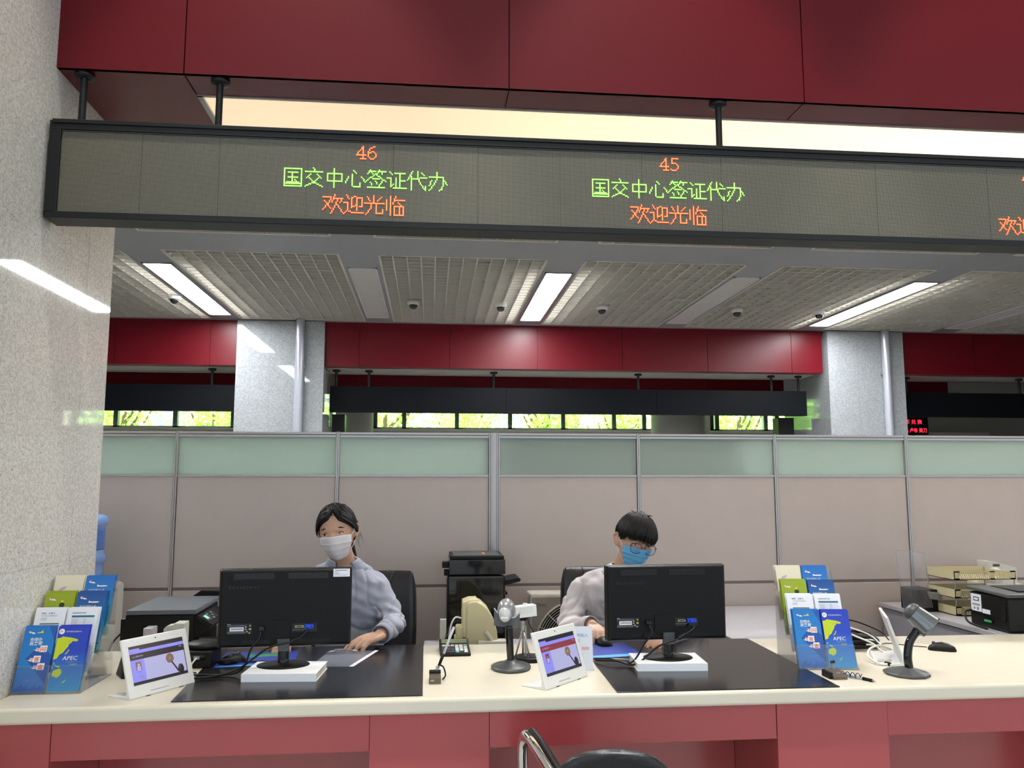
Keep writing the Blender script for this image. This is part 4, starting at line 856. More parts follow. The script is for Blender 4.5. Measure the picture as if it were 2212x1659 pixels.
# mouse at the far right
def mouse(label, loc, rz):
    r = thing('computer_mouse', label, 'mouse', loc, rz, local=True)
    m = MB(); rings = []
    for y, hw, h in ((-.052, .010, .006), (-.047, .024, .016), (-.025, .031, .028), (.0, .030, .033), (.028, .028, .028), (.046, .023, .016), (.052, .012, .007)):
        rings.append([(hw * cos(a), y, h * max(0, sin(a)) ** .8 if sin(a) > 0 else 0) for a in [2 * pi * k / 20 for k in range(20)]])
    m.loft(rings, BLK); part(m, 'shell', r)
    m = MB(); m.cyl((-.003, .030, .027), (.003, .030, .027), .007, None, DGREY, 14); part(m, 'scroll_wheel', r); return r
mouse('black computer mouse lying alone at the right end of the counter', (2.083, 3.272, CT), R(62))
wcable('mouse_cable', [(2.035, 3.30, CT + .008), (1.99, 3.36, CT + .004), (1.93, 3.42, CT + .003), (1.86, 3.36, CT + .003)], .002, 'thin black cable of the mouse at the right end')
mouse("black computer mouse under the man's hand on the blue pad", (.730, 3.505, MT + .0016), R(8))
mouse('black computer mouse with red light on the blue pad behind the left monitor', (-.735, 3.30, MT + .0016), R(-35))
# mouse pads
BP = mat('pad_blue', srgb(28, 52, 150), .4, var=.05)
def pad(pts, label, deco):
    m = MB(); m.prism([(x, y, MT) for x, y in pts], (0, 0, .0014), BP)
    for poly_, mm in deco: m.prism([(x, y, MT + .0014) for x, y in poly_], (0, 0, .0003), mm)
    tag(m.build('mouse_pad'), label, 'mouse pad')
PB2 = mat('pad_light', srgb(90, 170, 240), .4, var=.05); PG = mat('pad_green', srgb(30, 150, 90), .4, var=.05)
pad([(-.785, 3.215), (-.50, 3.24), (-.52, 3.50), (-.80, 3.49)], 'dark blue printed mouse pad behind the left monitor', [([(-.78, 3.218), (-.60, 3.24), (-.64, 3.26), (-.76, 3.24)], PB2), ([(-.70, 3.38), (-.58, 3.40), (-.60, 3.45), (-.70, 3.44)], PG)])
pad([(.632, 3.235), (.845, 3.27), (.825, 3.53), (.635, 3.52)], 'bright blue printed mouse pad behind the right monitor', [([(.634, 3.237), (.84, 3.272), (.80, 3.31), (.64, 3.28)], PB2)])
# plastic sleeve under the woman's hand
m = MB(); P4 = [(-.435, 3.19), (-.290, 3.185), (-.215, 3.47), (-.395, 3.50)]
m.prism([(x, y, MT + .0004) for x, y in P4], (0, 0, .0006), PVC)
m.prism([(-.290, 3.185, MT + .001), (-.274, 3.185, MT + .001), (-.200, 3.47, MT + .001), (-.215, 3.47, MT + .001)], (0, 0, .0006), PAPER)
for k in range(8): t = .06 + k * .12; m.box(-.285 + .075 * t, -.279 + .075 * t, 3.185 + .285 * t, 3.191 + .285 * t, MT + .0016, MT + .0019, INK)
tag(m.build('document_sleeve'), "clear plastic document sleeve with punched edge under the woman's hand", 'document sleeve')
m = MB(); m.box(-.38, -.27, 3.505, 3.508, MT, MT + .003, PAPER); m.tube([(-.40, 3.42, MT + .006), (-.33, 3.46, MT + .010), (-.28, 3.44, MT + .006)], .0025, ALU, 8); tag(m.build('paper_clip'), 'slim metal clip lying on the plastic sleeve', 'clip')
# flyer stand behind the middle tablet
r = thing('flyer_stand', 'white flyer in a clear stand behind the middle tablet', 'flyer', (.57, 3.05, CT), R(-5), local=True)
m = MB(); F = Matrix.Rotation(R(-10), 4, 'X'); m.M = F; m.box(-.085, .027, 0, .002, .0, .155, PAPER); m.text('杭州出入', (-.045, -.0008, .118), (1, 0, 0), (0, 0, 1), .012, BLUE, w=.055); m.text('便民', (-.04, -.0008, .100), (1, 0, 0), (0, 0, 1), .010, BLUE, w=.02)
m.text('自助', (-.012, -.0008, .072), (1, 0, 0), (0, 0, 1), .012, ORANGE, w=.026); m.prism([(-.04, 0, .085), (-.03, 0, .088), (-.012, 0, .06), (-.01, 0, .035), (-.02, 0, .036)], (0, -.0008, 0), NAVY); part(m, 'flyer', r)
m = MB(); m.M = F; m.box(-.087, .031, -.002, -.001, 0, .158, ACR); m.M = Matrix(); m.box(-.087, .031, 0, .06, 0, .002, ACR); part(m, 'stand', r)
# webcam on mini tripod
r = thing('document_camera', 'white box camera on a small silver tripod behind the middle tablet', 'camera', (.385, 3.25, CT), 0, local=True)
m = MB(); m.cyl((0, 0, 0), (0, 0, .016), .062, .058, BLK, 32); part(m, 'base', r, bevel=.003)
m = MB(); m.cyl((-.012, 0, .016), (-.012, 0, .13), .0045, None, ALU, 12); part(m, 'post', r)
for q in ((-.055, .01), (-.02, .045), (.0, -.03)):
    m = MB(); m.tube([(-.022, 0, .120), (q[0] * .9, q[1] * .9, .018)], .0038, ALU, 10); part(m, 'leg', r)
m = MB(); m.cyl((-.022, 0, .112), (-.022, 0, .150), .009, None, ALU, 14); m.cyl((-.022, 0, .150), (-.022, 0, .162), .013, None, BLK, 14); part(m, 'ball_head', r)
m = MB(T(-.018, 0, .186) @ rotz(R(14)) @ roty(R(-4))); m.box(-.040, .044, -.022, .022, -.022, .020, WHITE)
for i in range(9):
    for j in range(4): m.box(-.030 + i * .007, -.028 + i * .007, -.0228, -.022, -.006 + j * .006, -.0042 + j * .006, GREYP)
part(m, 'camera_body', r, bevel=.003)
m = MB(); m.box(-.022, -.006, -.006, .006, .205, .214, WHITE); part(m, 'antenna', r)
wcable('camera_cable', [(.375, 3.235, CT + .165), (.395, 3.225, CT + .12), (.43, 3.22, CT + .08), (.50, 3.24, CT + .012)], .0022, 'black cable hanging from the white box camera')
# phone and small things at the left
r = thing('desk_phone', 'black desk phone base with a card socket left of the left monitor', 'telephone', (-.84, 3.28, CT), R(-6), local=True)
m = MB(); m.prism([(-.05, -.055, 0), (-.05, -.055, .020), (-.05, -.05, .060), (-.05, .06, .068), (-.05, .06, 0)], (.10, 0, 0), BLK); part(m, 'body', r, bevel=.006)
m = MB(); m.ell((0, .02, .070), (.075, .06, .020), BLK); part(m, 'handset', r)
m = MB(); m.box(-.03, .03, -.0565, -.052, .030, .048, BLKG); m.box(-.012, .010, -.058, -.056, .033, .045, GREYP); part(m, 'socket', r)
m = MB(); m.tube(smooth_path([(.0, -.058, .038), (-.012, -.072, .02), (-.014, -.074, .002)], 5), .0032, WHITE, 8); part(m, 'cord', r)
wcable('phone_cable', [(-.78, 3.24, CT + .02), (-.74, 3.22, CT + .03), (-.68, 3.23, CT + .02), (-.60, 3.25, MT + .012)], .0032, 'thick black cable right of the desk phone')
wcable('phone_cable', [(-.90, 3.23, CT + .02), (-.88, 3.16, CT + .008), (-.82, 3.13, CT + .005)], .0026, 'short black cable in front of the desk phone')
m = MB(); m.prism([(-1.108, 3.16, CT), (-1.060, 3.08, CT), (-.99, 3.10, CT), (-1.0, 3.2, CT)], (.02, .01, .085), BLK); tag(m.build('speaker_box', bevel=.004), 'dark tilted box behind the left tablet', 'speaker')
m = MB(); m.box(-1.085, -1.050, 3.36, 3.42, CT, .905, mat('silver_box', srgb(196, 190, 192), .3, .3, var=.02)); tag(m.build('power_adapter', bevel=.003), 'silver box standing behind the left tablet', 'adapter')
r = thing('card_reader', 'off-white card reader standing behind the left tablet', 'card reader', (-.99, 3.45, CT))
m = MB(); m.box(-.985, -.945, 3.40, 3.47, CT, .915, OFFW); part(m, 'body', r, bevel=.003)
m = MB(); m.prism([(-1.025, 3.41, CT), (-1.025, 3.41, .893), (-1.015, 3.41, .903), (-.985, 3.41, .908), (-.985, 3.41, CT)], (0, .055, 0), OFFW)
for k in range(3): m.box(-1.012, -.985, 3.4095, 3.411, .870 + k * .010, .872 + k * .010, GREYP)
part(m, 'side_cover', r, bevel=.002)
# cable tangle and white adapters at the right
wcable('white_cable', [(1.62, 3.30, .895), (1.70, 3.28, .850), (1.78, 3.26, .815), (1.80, 3.22, CT + .006)], .0035, 'white cable loop rising behind the right brochure holder', WHITE)
wcable('white_cable', [(1.625, 3.30, .893), (1.72, 3.30, .868), (1.80, 3.30, .835), (1.83, 3.25, CT + .008)], .0032, 'second white cable slanting behind the right brochure holder', WHITE)
wcable('white_cable', [(1.80, 3.16, .81), (1.74, 3.14, .83), (1.69, 3.12, .82), (1.665, 3.08, .80), (1.68, 3.03, CT + .006), (1.71, 3.02, CT + .006)], .0042, 'thick white cable curling beside the edge-on tablet', WHITE)
m = MB(); m.tube([(1.705, 3.035, CT + .006), (1.712, 3.015, CT + .006)], .008, BLK, 12); m.tube([(1.690, 3.06, CT + .008), (1.74, 3.06, CT + .008)], .007, OFFW, 12); tag(m.build('cable_plug'), 'black and white cable plug beside the edge-on tablet', 'plug')
for i, (z, sx, l_) in enumerate(((0, .0, 'lower coil'), (.018, .01, 'middle coil'), (.036, -.006, 'upper coil'))):
    m = MB(); pts = []
    for k in range(60): a = k / 59 * 4 * pi; pts.append((1.74 + sx + (.115 - .008 * i) * cos(a), 3.36 + .08 * sin(a) + .01 * i, CT + .010 + z + .004 * sin(3 * a) + .006 * (k / 59)))
    m.tube(pts, .0055, BLK, 8); tag(m.build('coiled_cable'), 'black coiled cable behind the right brochure holder, ' + l_, 'cable')
m = MB(); m.box(1.645, 1.79, 3.32, 3.42, CT, CT + .055, BLK); tag(m.build('power_brick', bevel=.01), 'black power brick inside the cable coils at the right', 'power brick')
wcable('black_cable', [(1.60, 3.35, CT + .07), (1.68, 3.40, CT + .105), (1.78, 3.41, CT + .10), (1.88, 3.38, CT + .06), (1.93, 3.40, CT + .02)], .003, 'black cable arching over the coils behind the right brochure holder')

# ---------------------------------------------------------------- behind the counter
m = MB(); m.box(1.35, 1.985, 3.62, 4.62, .735, .765, DESKG); r = thing('staff_desk', 'plain grey desk behind the man, empty top, to the right of his monitor', 'desk', (1.67, 4.1, 0)); part(m, 'desktop', r, bevel=.003)
for x in (1.36, 1.955): m = MB(); m.box(x, x + .02, 3.66, 4.58, 0, .735, DESKG); part(m, 'side_panel', r)
m = MB(); m.tube([(1.84, 4.20, .768), (1.875, 4.22, .768), (1.90, 4.21, .768)], .004, mat('red_pen', srgb(170, 80, 70), .4, var=.05), 8); tag(m.build('pencil'), 'small reddish pencil lying on the empty grey desk', 'pencil')
r = thing('side_cabinet', 'low grey cabinet at the far right carrying trays and a black printer', 'cabinet', (3.0, 4.1, 0))
m = MB(); m.box(2.575, 3.7, 3.60, 4.62, .752, .775, DESKG); part(m, 'top', r, bevel=.003)
m = MB(); m.box(2.59, 3.68, 3.62, 4.61, .02, .745, mat('cabinet_side', srgb(150, 148, 156), .5, var=.03)); part(m, 'body', r)
# paper trays: three beige slotted tiers
def tray(z, label, y0=4.10, x0=2.70):
    w, d, h = .34, .245, .044
    r = thing('paper_tray', label, 'paper tray', (x0, y0, z), R(0), 'beige slotted paper trays', local=True)
    m = MB(); t = .003
    m.box(0, w, 0, d, 0, t, BEIGE); m.box(0, t, 0, d, 0, h, BEIGE); m.box(w - t, w, 0, d, 0, h * .8, BEIGE); m.box(0, w, d - t, d, 0, h, BEIGE)
    m.box(0, w, 0, t, 0, .008, BEIGE); m.box(0, w, 0, t, h - .006, h, BEIGE); m.box(0, .03, 0, t, 0, h, BEIGE); m.box(w - .03, w, 0, t, 0, h, BEIGE); m.box(w * .58, w * .66, 0, t, 0, h, BEIGE)
    x = .034
    while x < w - .034:
        if not (w * .56 < x < w * .66): m.prism([(x + .006, 0, .008), (x + .0105, 0, .008), (x - .002, 0, h - .006), (x - .0065, 0, h - .006)], (0, t, 0), BEIGE)
        x += .011
    x = .03
    while x < d - .03: m.prism([(w - .001, x, .002), (w - .001, x + .004, .002), (w - .001, x + .010, h * .7), (w - .001, x + .006, h * .7)], (.002, 0, 0), DGREY); x += .012
    part(m, 'tray_body', r); return r
for z, l_ in ((.778, 'lowest beige slotted paper tray beside the black printer'), (.865, 'middle beige slotted paper tray, second of the three'), (.957, 'top beige slotted paper tray, highest of the three')): tray(z, l_)
r = thing('tray_rack', 'thin metal uprights holding the three beige paper trays', 'rack', (2.87, 4.22, .776))
for x, y in ((2.706, 4.106), (3.034, 4.106), (2.706, 4.339), (3.034, 4.339)): m = MB(); m.cyl((x, y, .776), (x, y, 1.0), .003, None, ALU, 10); part(m, 'upright', r)
r = thing('printer', 'black laser printer with white sticker beside the beige trays at far right', 'printer', (2.9, 3.8, .775))
m = MB(); pr = [(2.625, 3.30), (2.625, 3.88), (3.06, 3.88), (3.06, 3.30)]
m.box(2.625, 3.06, 3.605, 3.88, .776, .935, BLK); part(m, 'body', r, bevel=.012)
m = MB(); m.loft([[(2.615, 3.595, .935), (3.07, 3.595, .935), (3.07, 3.90, .945), (2.615, 3.90, .945)], [(2.618, 3.602, .950), (3.065, 3.602, .950), (3.065, 3.89, .958), (2.618, 3.89, .958)]], DGREY, smooth=False); m.box(2.72, 2.99, 3.66, 3.86, .948, .959, BLK); part(m, 'lid', r, bevel=.004)
m = MB(); m.ell((2.85, 3.74, .962), (.028, .02, .006), mat('red_marker', srgb(200, 50, 40), .4, var=.05)); part(m, 'red_tab', r)
m = MB(); m.box(2.92, 3.05, 3.78, 3.86, .9595, .9605, PAPER); part(m, 'paper_slip', r)
m = MB(); m.box(2.6235, 2.625, 3.79, 3.865, .845, .925, PAPER); m.box(2.6225, 2.6235, 3.805, 3.845, .893, .912, INK); m.box(2.622, 2.6226, 3.810, 3.840, .897, .908, PAPER); m.box(2.6225, 2.6235, 3.80, 3.855, .872, .880, GREYP); m.cyl((2.6225, 3.815, .858), (2.6235, 3.815, .858), .008, None, GREYP, 14); m.cyl((2.6225, 3.84, .858), (2.6235, 3.84, .858), .006, None, GREYP, 14); m.box(2.6235, 2.625, 3.73, 3.785, .842, .862, PAPER); part(m, 'sticker', r)
m = MB(); m.box(2.622, 2.626, 3.61, 3.87, .833, .835, BLKG); m.box(2.621, 2.626, 3.71, 3.78, .805, .826, BLKG); m.box(2.619, 2.622, 3.72, 3.77, .806, .816, mat('green_tab', srgb(60, 170, 100), .4, var=.05)); m.box(2.62, 2.626, 3.62, 3.65, .83, .90, BLKG); part(m, 'paper_door', r)
wcable('power_cable', [(2.62, 3.86, .845), (2.575, 3.84, .84), (2.56, 3.80, .80), (2.60, 3.72, .777)], .005, 'black cable leaving the side of the far right printer')
r = thing('card_terminal', 'white and grey desktop device behind the beige trays', 'office machine', (3.18, 4.45, .775))
m = MB(); m.prism([(3.10, 4.40, .90), (3.10, 4.40, 1.022), (3.14, 4.40, 1.018), (3.27, 4.40, .985), (3.27, 4.40, .90)], (0, .09, 0), OFFW); m.box(3.13, 3.17, 4.398, 4.40, .992, 1.006, DGREY); part(m, 'head', r, bevel=.004)
m = MB(); m.box(3.08, 3.28, 4.38, 4.56, .776, .90, OFFW); m.box(3.2, 3.27, 4.378, 4.38, .86, .868, DGREY); m.box(3.2, 3.27, 4.378, 4.38, .874, .882, DGREY); m.ell((3.14, 4.42, .935), (.055, .05, .06), OFFW); part(m, 'body', r, bevel=.01)
# clear sheet holder in front of the cabinet wall
SHEETM = glassy('clear_sheet_grey', (.86, .86, .88), .3, .1, body=.10)
r = thing('leaflet_stand', 'tall empty clear acrylic stand with black back on the low grey cabinet', 'stand', (2.6, 4.3, .775))
m = MB()
rings = [[(2.47 + .16 * k / 10 - (1 - z) * -.03, 4.24 - .02 * sin(pi * k / 10), .80 + z * .30 - .015 * (k / 10) ** 2 * z) for k in range(11)] for z in (0, .5, 1)]
for a, bb in zip(rings, rings[1:]):
    for k in range(10): m.quad([a[k], a[k + 1], bb[k + 1], bb[k]], SHEETM)
part(m, 'clear_sheet', r, solid=0)
m = MB(); m.tube(rings[-1], .0015, ACRE, 6); m.tube([rings[0][0], rings[2][0]], .0015, ACRE, 6); m.tube([rings[0][-1], rings[2][-1]], .0015, ACRE, 6); part(m, 'sheet_edge', r)
m = MB(); m.box(2.59, 2.70, 4.25, 4.42, .776, .890, BLK); part(m, 'black_back', r, bevel=.004)
m = MB(); m.prism([(2.63, 4.235, .885), (2.715, 4.235, .875), (2.715, 4.235, .835), (2.645, 4.235, .845)], (0, .004, 0), ALU); part(m, 'bracket', r)
# printer behind the left tablet
r = thing('printer', 'black multifunction printer with grey lid left of the left monitor', 'printer', (-1.11, 3.85, .7))
m = MB(); m.box(-1.255, -.975, 3.655, 4.04, .70, .912, BLK); m.box(-1.275, -1.25, 3.66, 4.0, .80, .895, BLK); part(m, 'body', r, bevel=.006)
m = MB(); m.loft([[(-1.25, 3.645, .912), (-.965, 3.645, .912), (-.965, 4.05, .918), (-1.25, 4.05, .918)], [(-1.25, 3.65, .930), (-.97, 3.65, .930), (-.97, 4.05, .934), (-1.25, 4.05, .934)]], mat('printer_lid_grey', srgb(88, 92, 98), .5, var=.05), smooth=False); part(m, 'lid', r, bevel=.003)
m = MB(T(-.965, 3.66, .905) @ roty(R(32))); m.box(0, .075, 0, .30, -.014, 0, BLK); m.box(.012, .05, .02, .09, 0, .0012, DGREY); m.box(.018, .040, .030, .060, .0012, .002, mat('lcd_green', srgb(150, 235, 210), .3, emit=.5, ecol=srgb(150, 235, 210), var=.02))
for i in range(4):
    for j in range(3): m.box(.014 + j * .014, .024 + j * .014, .075 + i * .022, .088 + i * .022, .0008, .003, DGREY if (i + j) % 3 else GREYP)
part(m, 'control_panel', r, bevel=.001)
m = MB(); m.box(-.975, -.89, 3.70, 3.98, .755, .765, BLK); m.box(-.975, -.90, 3.70, 3.98, .80, .808, BLKG); part(m, 'output_tray', r)
m = MB(); m.prism([(-1.10, 4.06, .93), (-1.06, 4.06, .958), (-.98, 4.06, .955), (-.9, 4.06, .962), (-.88, 4.06, .93)], (0, .09, 0), BLK); part(m, 'feeder', r, bevel=.004)
m = MB(); m.box(-1.36, -.86, 3.62, 4.12, .685, .70, DESKG)
for x in (-1.35, -.88): m.box(x, x + .02, 3.64, 4.1, 0, .685, DESKG)
tag(m.build('printer_table'), 'grey low table under the left multifunction printer', 'table')
wcable('power_cable', [(-1.27, 3.68, .84), (-1.30, 3.66, .80), (-1.315, 3.64, .74), (-1.32, 3.63, .70)], .004, 'black cable at the left side of the left printer')
# water dispenser
r = thing('water_dispenser', 'white water dispenser with yellow label behind the granite pillar', 'water dispenser', (-1.72, 4.36, 0))
m = MB(); m.box(-1.87, -1.56, 4.22, 4.52, 0, .955, OFFW); part(m, 'cabinet', r, bevel=.02)
m = MB(); m.box(-1.5595, -1.558, 4.24, 4.30, .885, .925, YEL); m.box(-1.60, -1.562, 4.2185, 4.22, .872, .915, YEL); part(m, 'yellow_label', r)
m = MB(); m.box(-1.84, -1.565, 4.215, 4.221, .70, .86, mat('dispenser_grey', srgb(120, 124, 120), .4, var=.05)); part(m, 'tap_recess', r)
BOT = mat('bottle_blue', srgb(128, 160, 214), .12, var=.1, vscale=6, spec=.6); BOT2 = mat('bottle_blue_band', srgb(84, 120, 190), .15, var=.1)
m = MB(); R0 = .128; m.lathe((-1.745, 4.37, .935), [(.03, 0), (.05, .02), (.115, .05), (R0 - .008, .07), (R0 - .008, .085), (R0 - .010, .12), (R0, .128), (R0 + .004, .15), (R0, .168), (R0 - .010, .175), (R0 - .010, .30), (R0, .308), (R0 + .006, .325), (R0 + .004, .345), (R0 - .012, .360), (.09, .366), (.03, .360)], BOT, 40)
m.lathe((-1.745, 4.37, .935), [(R0 - .0085, .19), (R0 - .0082, .20), (R0 - .0082, .285), (R0 - .0085, .295)], BOT2, 40); tag(m.build('water_bottle'), 'blue water bottle upside down on the dispenser behind granite pillar', 'water bottle')
# dot-matrix printer, black machine, air conditioner unit
r = thing('passbook_printer', 'beige upright passbook printer with curved side behind the counter', 'printer', (.22, 3.8, .70))
m = MB(); pr = [(.150, 3.72, .70), (.150, 3.72, .77), (.165, 3.72, .78), (.168, 3.72, .925), (.180, 3.72, .935), (.21, 3.72, .937), (.235, 3.72, .925), (.262, 3.72, .90), (.285, 3.72, .86), (.300, 3.72, .81), (.305, 3.72, .76), (.305, 3.72, .70)]
m.prism(pr, (-.0, .16, 0), BEIGE); part(m, 'body', r, bevel=.006)
m = MB(); m.prism([(.148, 3.735, .78), (.150, 3.735, .93), (.178, 3.735, .941), (.215, 3.735, .942), (.215, 3.735, .93), (.17, 3.735, .925), (.168, 3.735, .78)], (0, .13, 0), BEIGE); part(m, 'front_cover', r, bevel=.003)
m = MB(); m.box(.1465, .148, 3.75, 3.80, .85, .895, OFFW); m.box(.1455, .1466, 3.755, 3.795, .855, .865, INK); part(m, 'sticker', r)
m = MB(); m.box(.115, .168, 3.70, 3.86, .70, .775, BEIGE); m.box(.12, .15, 3.72, 3.80, .776, .83, BEIGE); part(m, 'front_shelf', r, bevel=.006)
m = MB(); m.prism([(.245, 3.70, .805), (.255, 3.70, .815), (.285, 3.70, .775), (.275, 3.70, .765)], (0, .03, 0), OFFW); m.box(.215, .34, 3.685, 3.75, .70, .772, OFFW); part(m, 'lever', r, bevel=.004)
m = MB(); m.box(-.02, .50, 3.62, 4.12, .685, .70, DESKG); [m.box(x, x + .02, 3.64, 4.1, 0, .685, DESKG) for x in (-.01, .47)]; tag(m.build('low_table'), 'grey low table behind the counter under the beige passbook printer', 'table')
wcable('printer_cable', [(.148, 3.76, .86), (.115, 3.74, .865), (.095, 3.73, .82), (.088, 3.72, .74), (.085, 3.70, .702)], .004, 'beige cable arching from the passbook printer', OFFW)
wcable('black_cable', [(.145, 3.78, .80), (.10, 3.76, .80), (.065, 3.74, .76), (.045, 3.72, .702)], .0045, 'black cable left of the passbook printer')
wcable('black_cable', [(.17, 3.90, .83), (.115, 3.90, .82), (.085, 3.88, .78), (.075, 3.86, .705)], .004, 'second black cable behind the passbook printer')
r = thing('coffee_machine', 'glossy black tall two-tier machine standing against the partition', 'office machine', (.235, 4.35, 0))
m = MB(); m.box(.088, .382, 4.20, 4.52, .64, .995, BLKG); part(m, 'lower_cabinet', r, bevel=.012)
m = MB(); m.box(.098, .380, 4.19, 4.50, 1.002, 1.075, BLKG); m.box(.104, .374, 4.195, 4.495, 1.075, 1.092, BLK); m.box(.12, .355, 4.21, 4.48, 1.088, 1.096, DGREY); part(m, 'upper_box', r, bevel=.010)
m = MB(); m.ell((.27, 4.25, 1.098), (.012, .012, .008), mat('red_blob', srgb(200, 110, 90), .4, var=.05)); part(m, 'knob', r)
m = MB(); m.box(.065, .10, 4.24, 4.30, 1.03, 1.06, BLK); m.box(.075, .10, 4.26, 4.31, .99, 1.02, BLK); part(m, 'side_latch', r, bevel=.004)
m = MB(); m.prism([(.38, 4.22, .945), (.455, 4.22, .962), (.462, 4.22, .972), (.45, 4.22, .98), (.38, 4.22, .968)], (0, .20, 0), BLK); m.prism([(.38, 4.3, .90), (.395, 4.3, .885), (.403, 4.3, .893), (.385, 4.3, .92)], (0, .03, 0), BLK); part(m, 'side_tray', r)
m = MB(); m.box(.05, .42, 4.16, 4.55, .60, .638, DESKG); [m.box(x, x + .02, 4.18, 4.53, 0, .60, DESKG) for x in (.06, .39)]; tag(m.build('low_stand'), 'grey stand carrying the glossy black machine', 'stand')
m = MB(); m.box(.055, .085, 4.10, 4.14, .60, .80, OFFW); tag(m.build('white_bracket', bevel=.003), 'narrow white upright beside the glossy black machine', 'upright')
r = thing('air_conditioner_unit', 'white and grey air conditioner outdoor unit with round grille', 'air conditioner', (.9, 4.5, 0))
m = MB(); m.box(.535, 1.23, 4.46, 4.62, .30, .868, OFFW); part(m, 'casing', r, bevel=.008)
m = MB(); m.box(.548, 1.215, 4.452, 4.462, .31, .852, mat('ac_front', srgb(166, 158, 148), .5, var=.03)); part(m, 'front_panel', r, bevel=.002)
m = MB(); cx, cz, cr = .775, .620, .205
m.tube([(cx + cr * cos(2 * pi * k / 60), 4.446, cz + cr * sin(2 * pi * k / 60)) for k in range(61)], .006, OFFW, 8, caps=False)
m.cyl((cx, 4.4505, cz), (cx, 4.4515, cz), cr, None, BLKM, 60)
for k in range(1, 17): q = cr * k / 17; m.tube([(cx + q * cos(2 * pi * j / 48), 4.443, cz + q * sin(2 * pi * j / 48)) for j in range(49)], .0026, OFFW, 5, caps=False)
for k in range(16): a = 2 * pi * k / 16; m.tube([(cx, 4.440, cz), (cx + cr * cos(a), 4.440, cz + cr * sin(a))], .0022, OFFW, 5)
part(m, 'fan_grille', r)
m = MB(); m.text('Midea', (.578, 4.4505, .805), (1, 0, 0), (0, 0, 1), .013, INK, w=.042); m.tube([(.578 + .010 * cos(a), 4.450, .811 + .012 * sin(a)) for a in [R(70) + R(220) * k / 12 for k in range(13)]], .001, INK, 5); part(m, 'lettering', r)

# ---------------------------------------------------------------- chairs
def staff_chair(loc, rz, label):
    r = thing('office_chair', label, 'chair', loc, rz, None, local=True)   # faces -y
    m = MB(); rings = []
    for (z, y, hw, th) in ((.50, .22, .20, .03), (.56, .245, .235, .04), (.68, .265, .25, .045), (.82, .28, .25, .045), (.94, .30, .245, .04), (1.00, .313, .240, .036), (1.032, .318, .236, .028), (1.046, .32, .225, .014)):
        ring = []
        for k in range(24):
            a = 2 * pi * k / 24; ca, sa = cos(a), sin(a); ring.append((hw * math.copysign(abs(ca) ** .35, ca), y + th * math.copysign(abs(sa) ** .6, sa) - .03 * (ca * ca), z))
        rings.append(ring)
    m.loft(rings, LEATH); back = part(m, 'backrest', r)
    m = MB()
    for s in (-1, 1): m.tube(smooth_path([(s * .236, .235, .56), (s * .250, .252, .70), (s * .250, .268, .84), (s * .244, .288, .96), (s * .226, .305, 1.035)], 5), .0065, LEATH, 8)
    for x in (-.11, .11): m.tube(smooth_path([(x, .212, .60), (x, .228, .80), (x * 1.1, .262, .98), (x * 1.25, .300, 1.046)], 5), .003, LEATH, 6)
    part(m, 'piping', back)
    m = MB(); rings = [[(hw * math.copysign(abs(cos(a)) ** .4, cos(a)), .0 + hd * math.copysign(abs(sin(a)) ** .4, sin(a)), z) for a in [2 * pi * k / 28 for k in range(28)]] for (z, hw, hd) in ((.40, .22, .21), (.42, .25, .24), (.46, .25, .24), (.48, .22, .21))]
    m.loft(rings, LEATH); part(m, 'seat', r)
    m = MB(); m.cyl((0, 0, .08), (0, 0, .40), .025, None, BLKM, 16); part(m, 'gas_column', r)
    for k in range(5):
        a = 2 * pi * k / 5; l = MB(); l.tube([(0, 0, .10), (.28 * cos(a), .28 * sin(a), .07)], [.022, .014], BLKM, 8); lg = part(l, 'leg', r)
        l = MB(); l.cyl((.28 * cos(a) - .01 * sin(a), .28 * sin(a) + .01 * cos(a), .03), (.28 * cos(a) + .01 * sin(a), .28 * sin(a) - .01 * cos(a), .03), .03, None, BLKM, 14); part(l, 'caster', lg)
    for s in (-1, 1):
        m = MB(); m.tube(smooth_path([(s * .24, .22, .50), (s * .29, .15, .62), (s * .29, -.05, .63), (s * .27, -.10, .60), (s * .24, -.08, .45)], 5), .014, BLKM, 10); part(m, 'armrest', r)
    return r
staff_chair((-.335, 3.98, 0), R(-4), 'black leather office chair behind the woman').location.z = -.03
staff_chair((.935, 3.98, 0), R(3), 'black leather office chair behind the man').location.z = -.02
r = thing('visitor_chair', 'black visitor chair with chrome armrest in front of the counter, only its top visible', 'chair', (.52, 2.3, 0))
m = MB(); rings = []
for (z, y, hw) in ((.45, 2.235, .145), (.55, 2.225, .150), (.66, 2.212, .145), (.725, 2.204, .132), (.750, 2.20, .105), (.762, 2.20, .07), (.766, 2.20, .02)):
    ring = []
    for k in range(36):
        a = 2 * pi * k / 36; ca, sa = cos(a), sin(a); x_ = hw * math.copysign(abs(ca) ** .5, ca); ring.append((.480 + x_, y - x_ * .35 + .020 * math.copysign(abs(sa) ** .6, sa) + .2 * x_ * x_, z + .09 * x_))
    rings.append(ring)
m.loft(rings, LEATH); part(m, 'backrest', r, smooth=True)
m = MB(T(.52, 2.42, .43) @ rotz(R(-38))); m.cbox((0, 0, 0), (.42, .40, .06), LEATH); part(m, 'seat', r, bevel=.025)
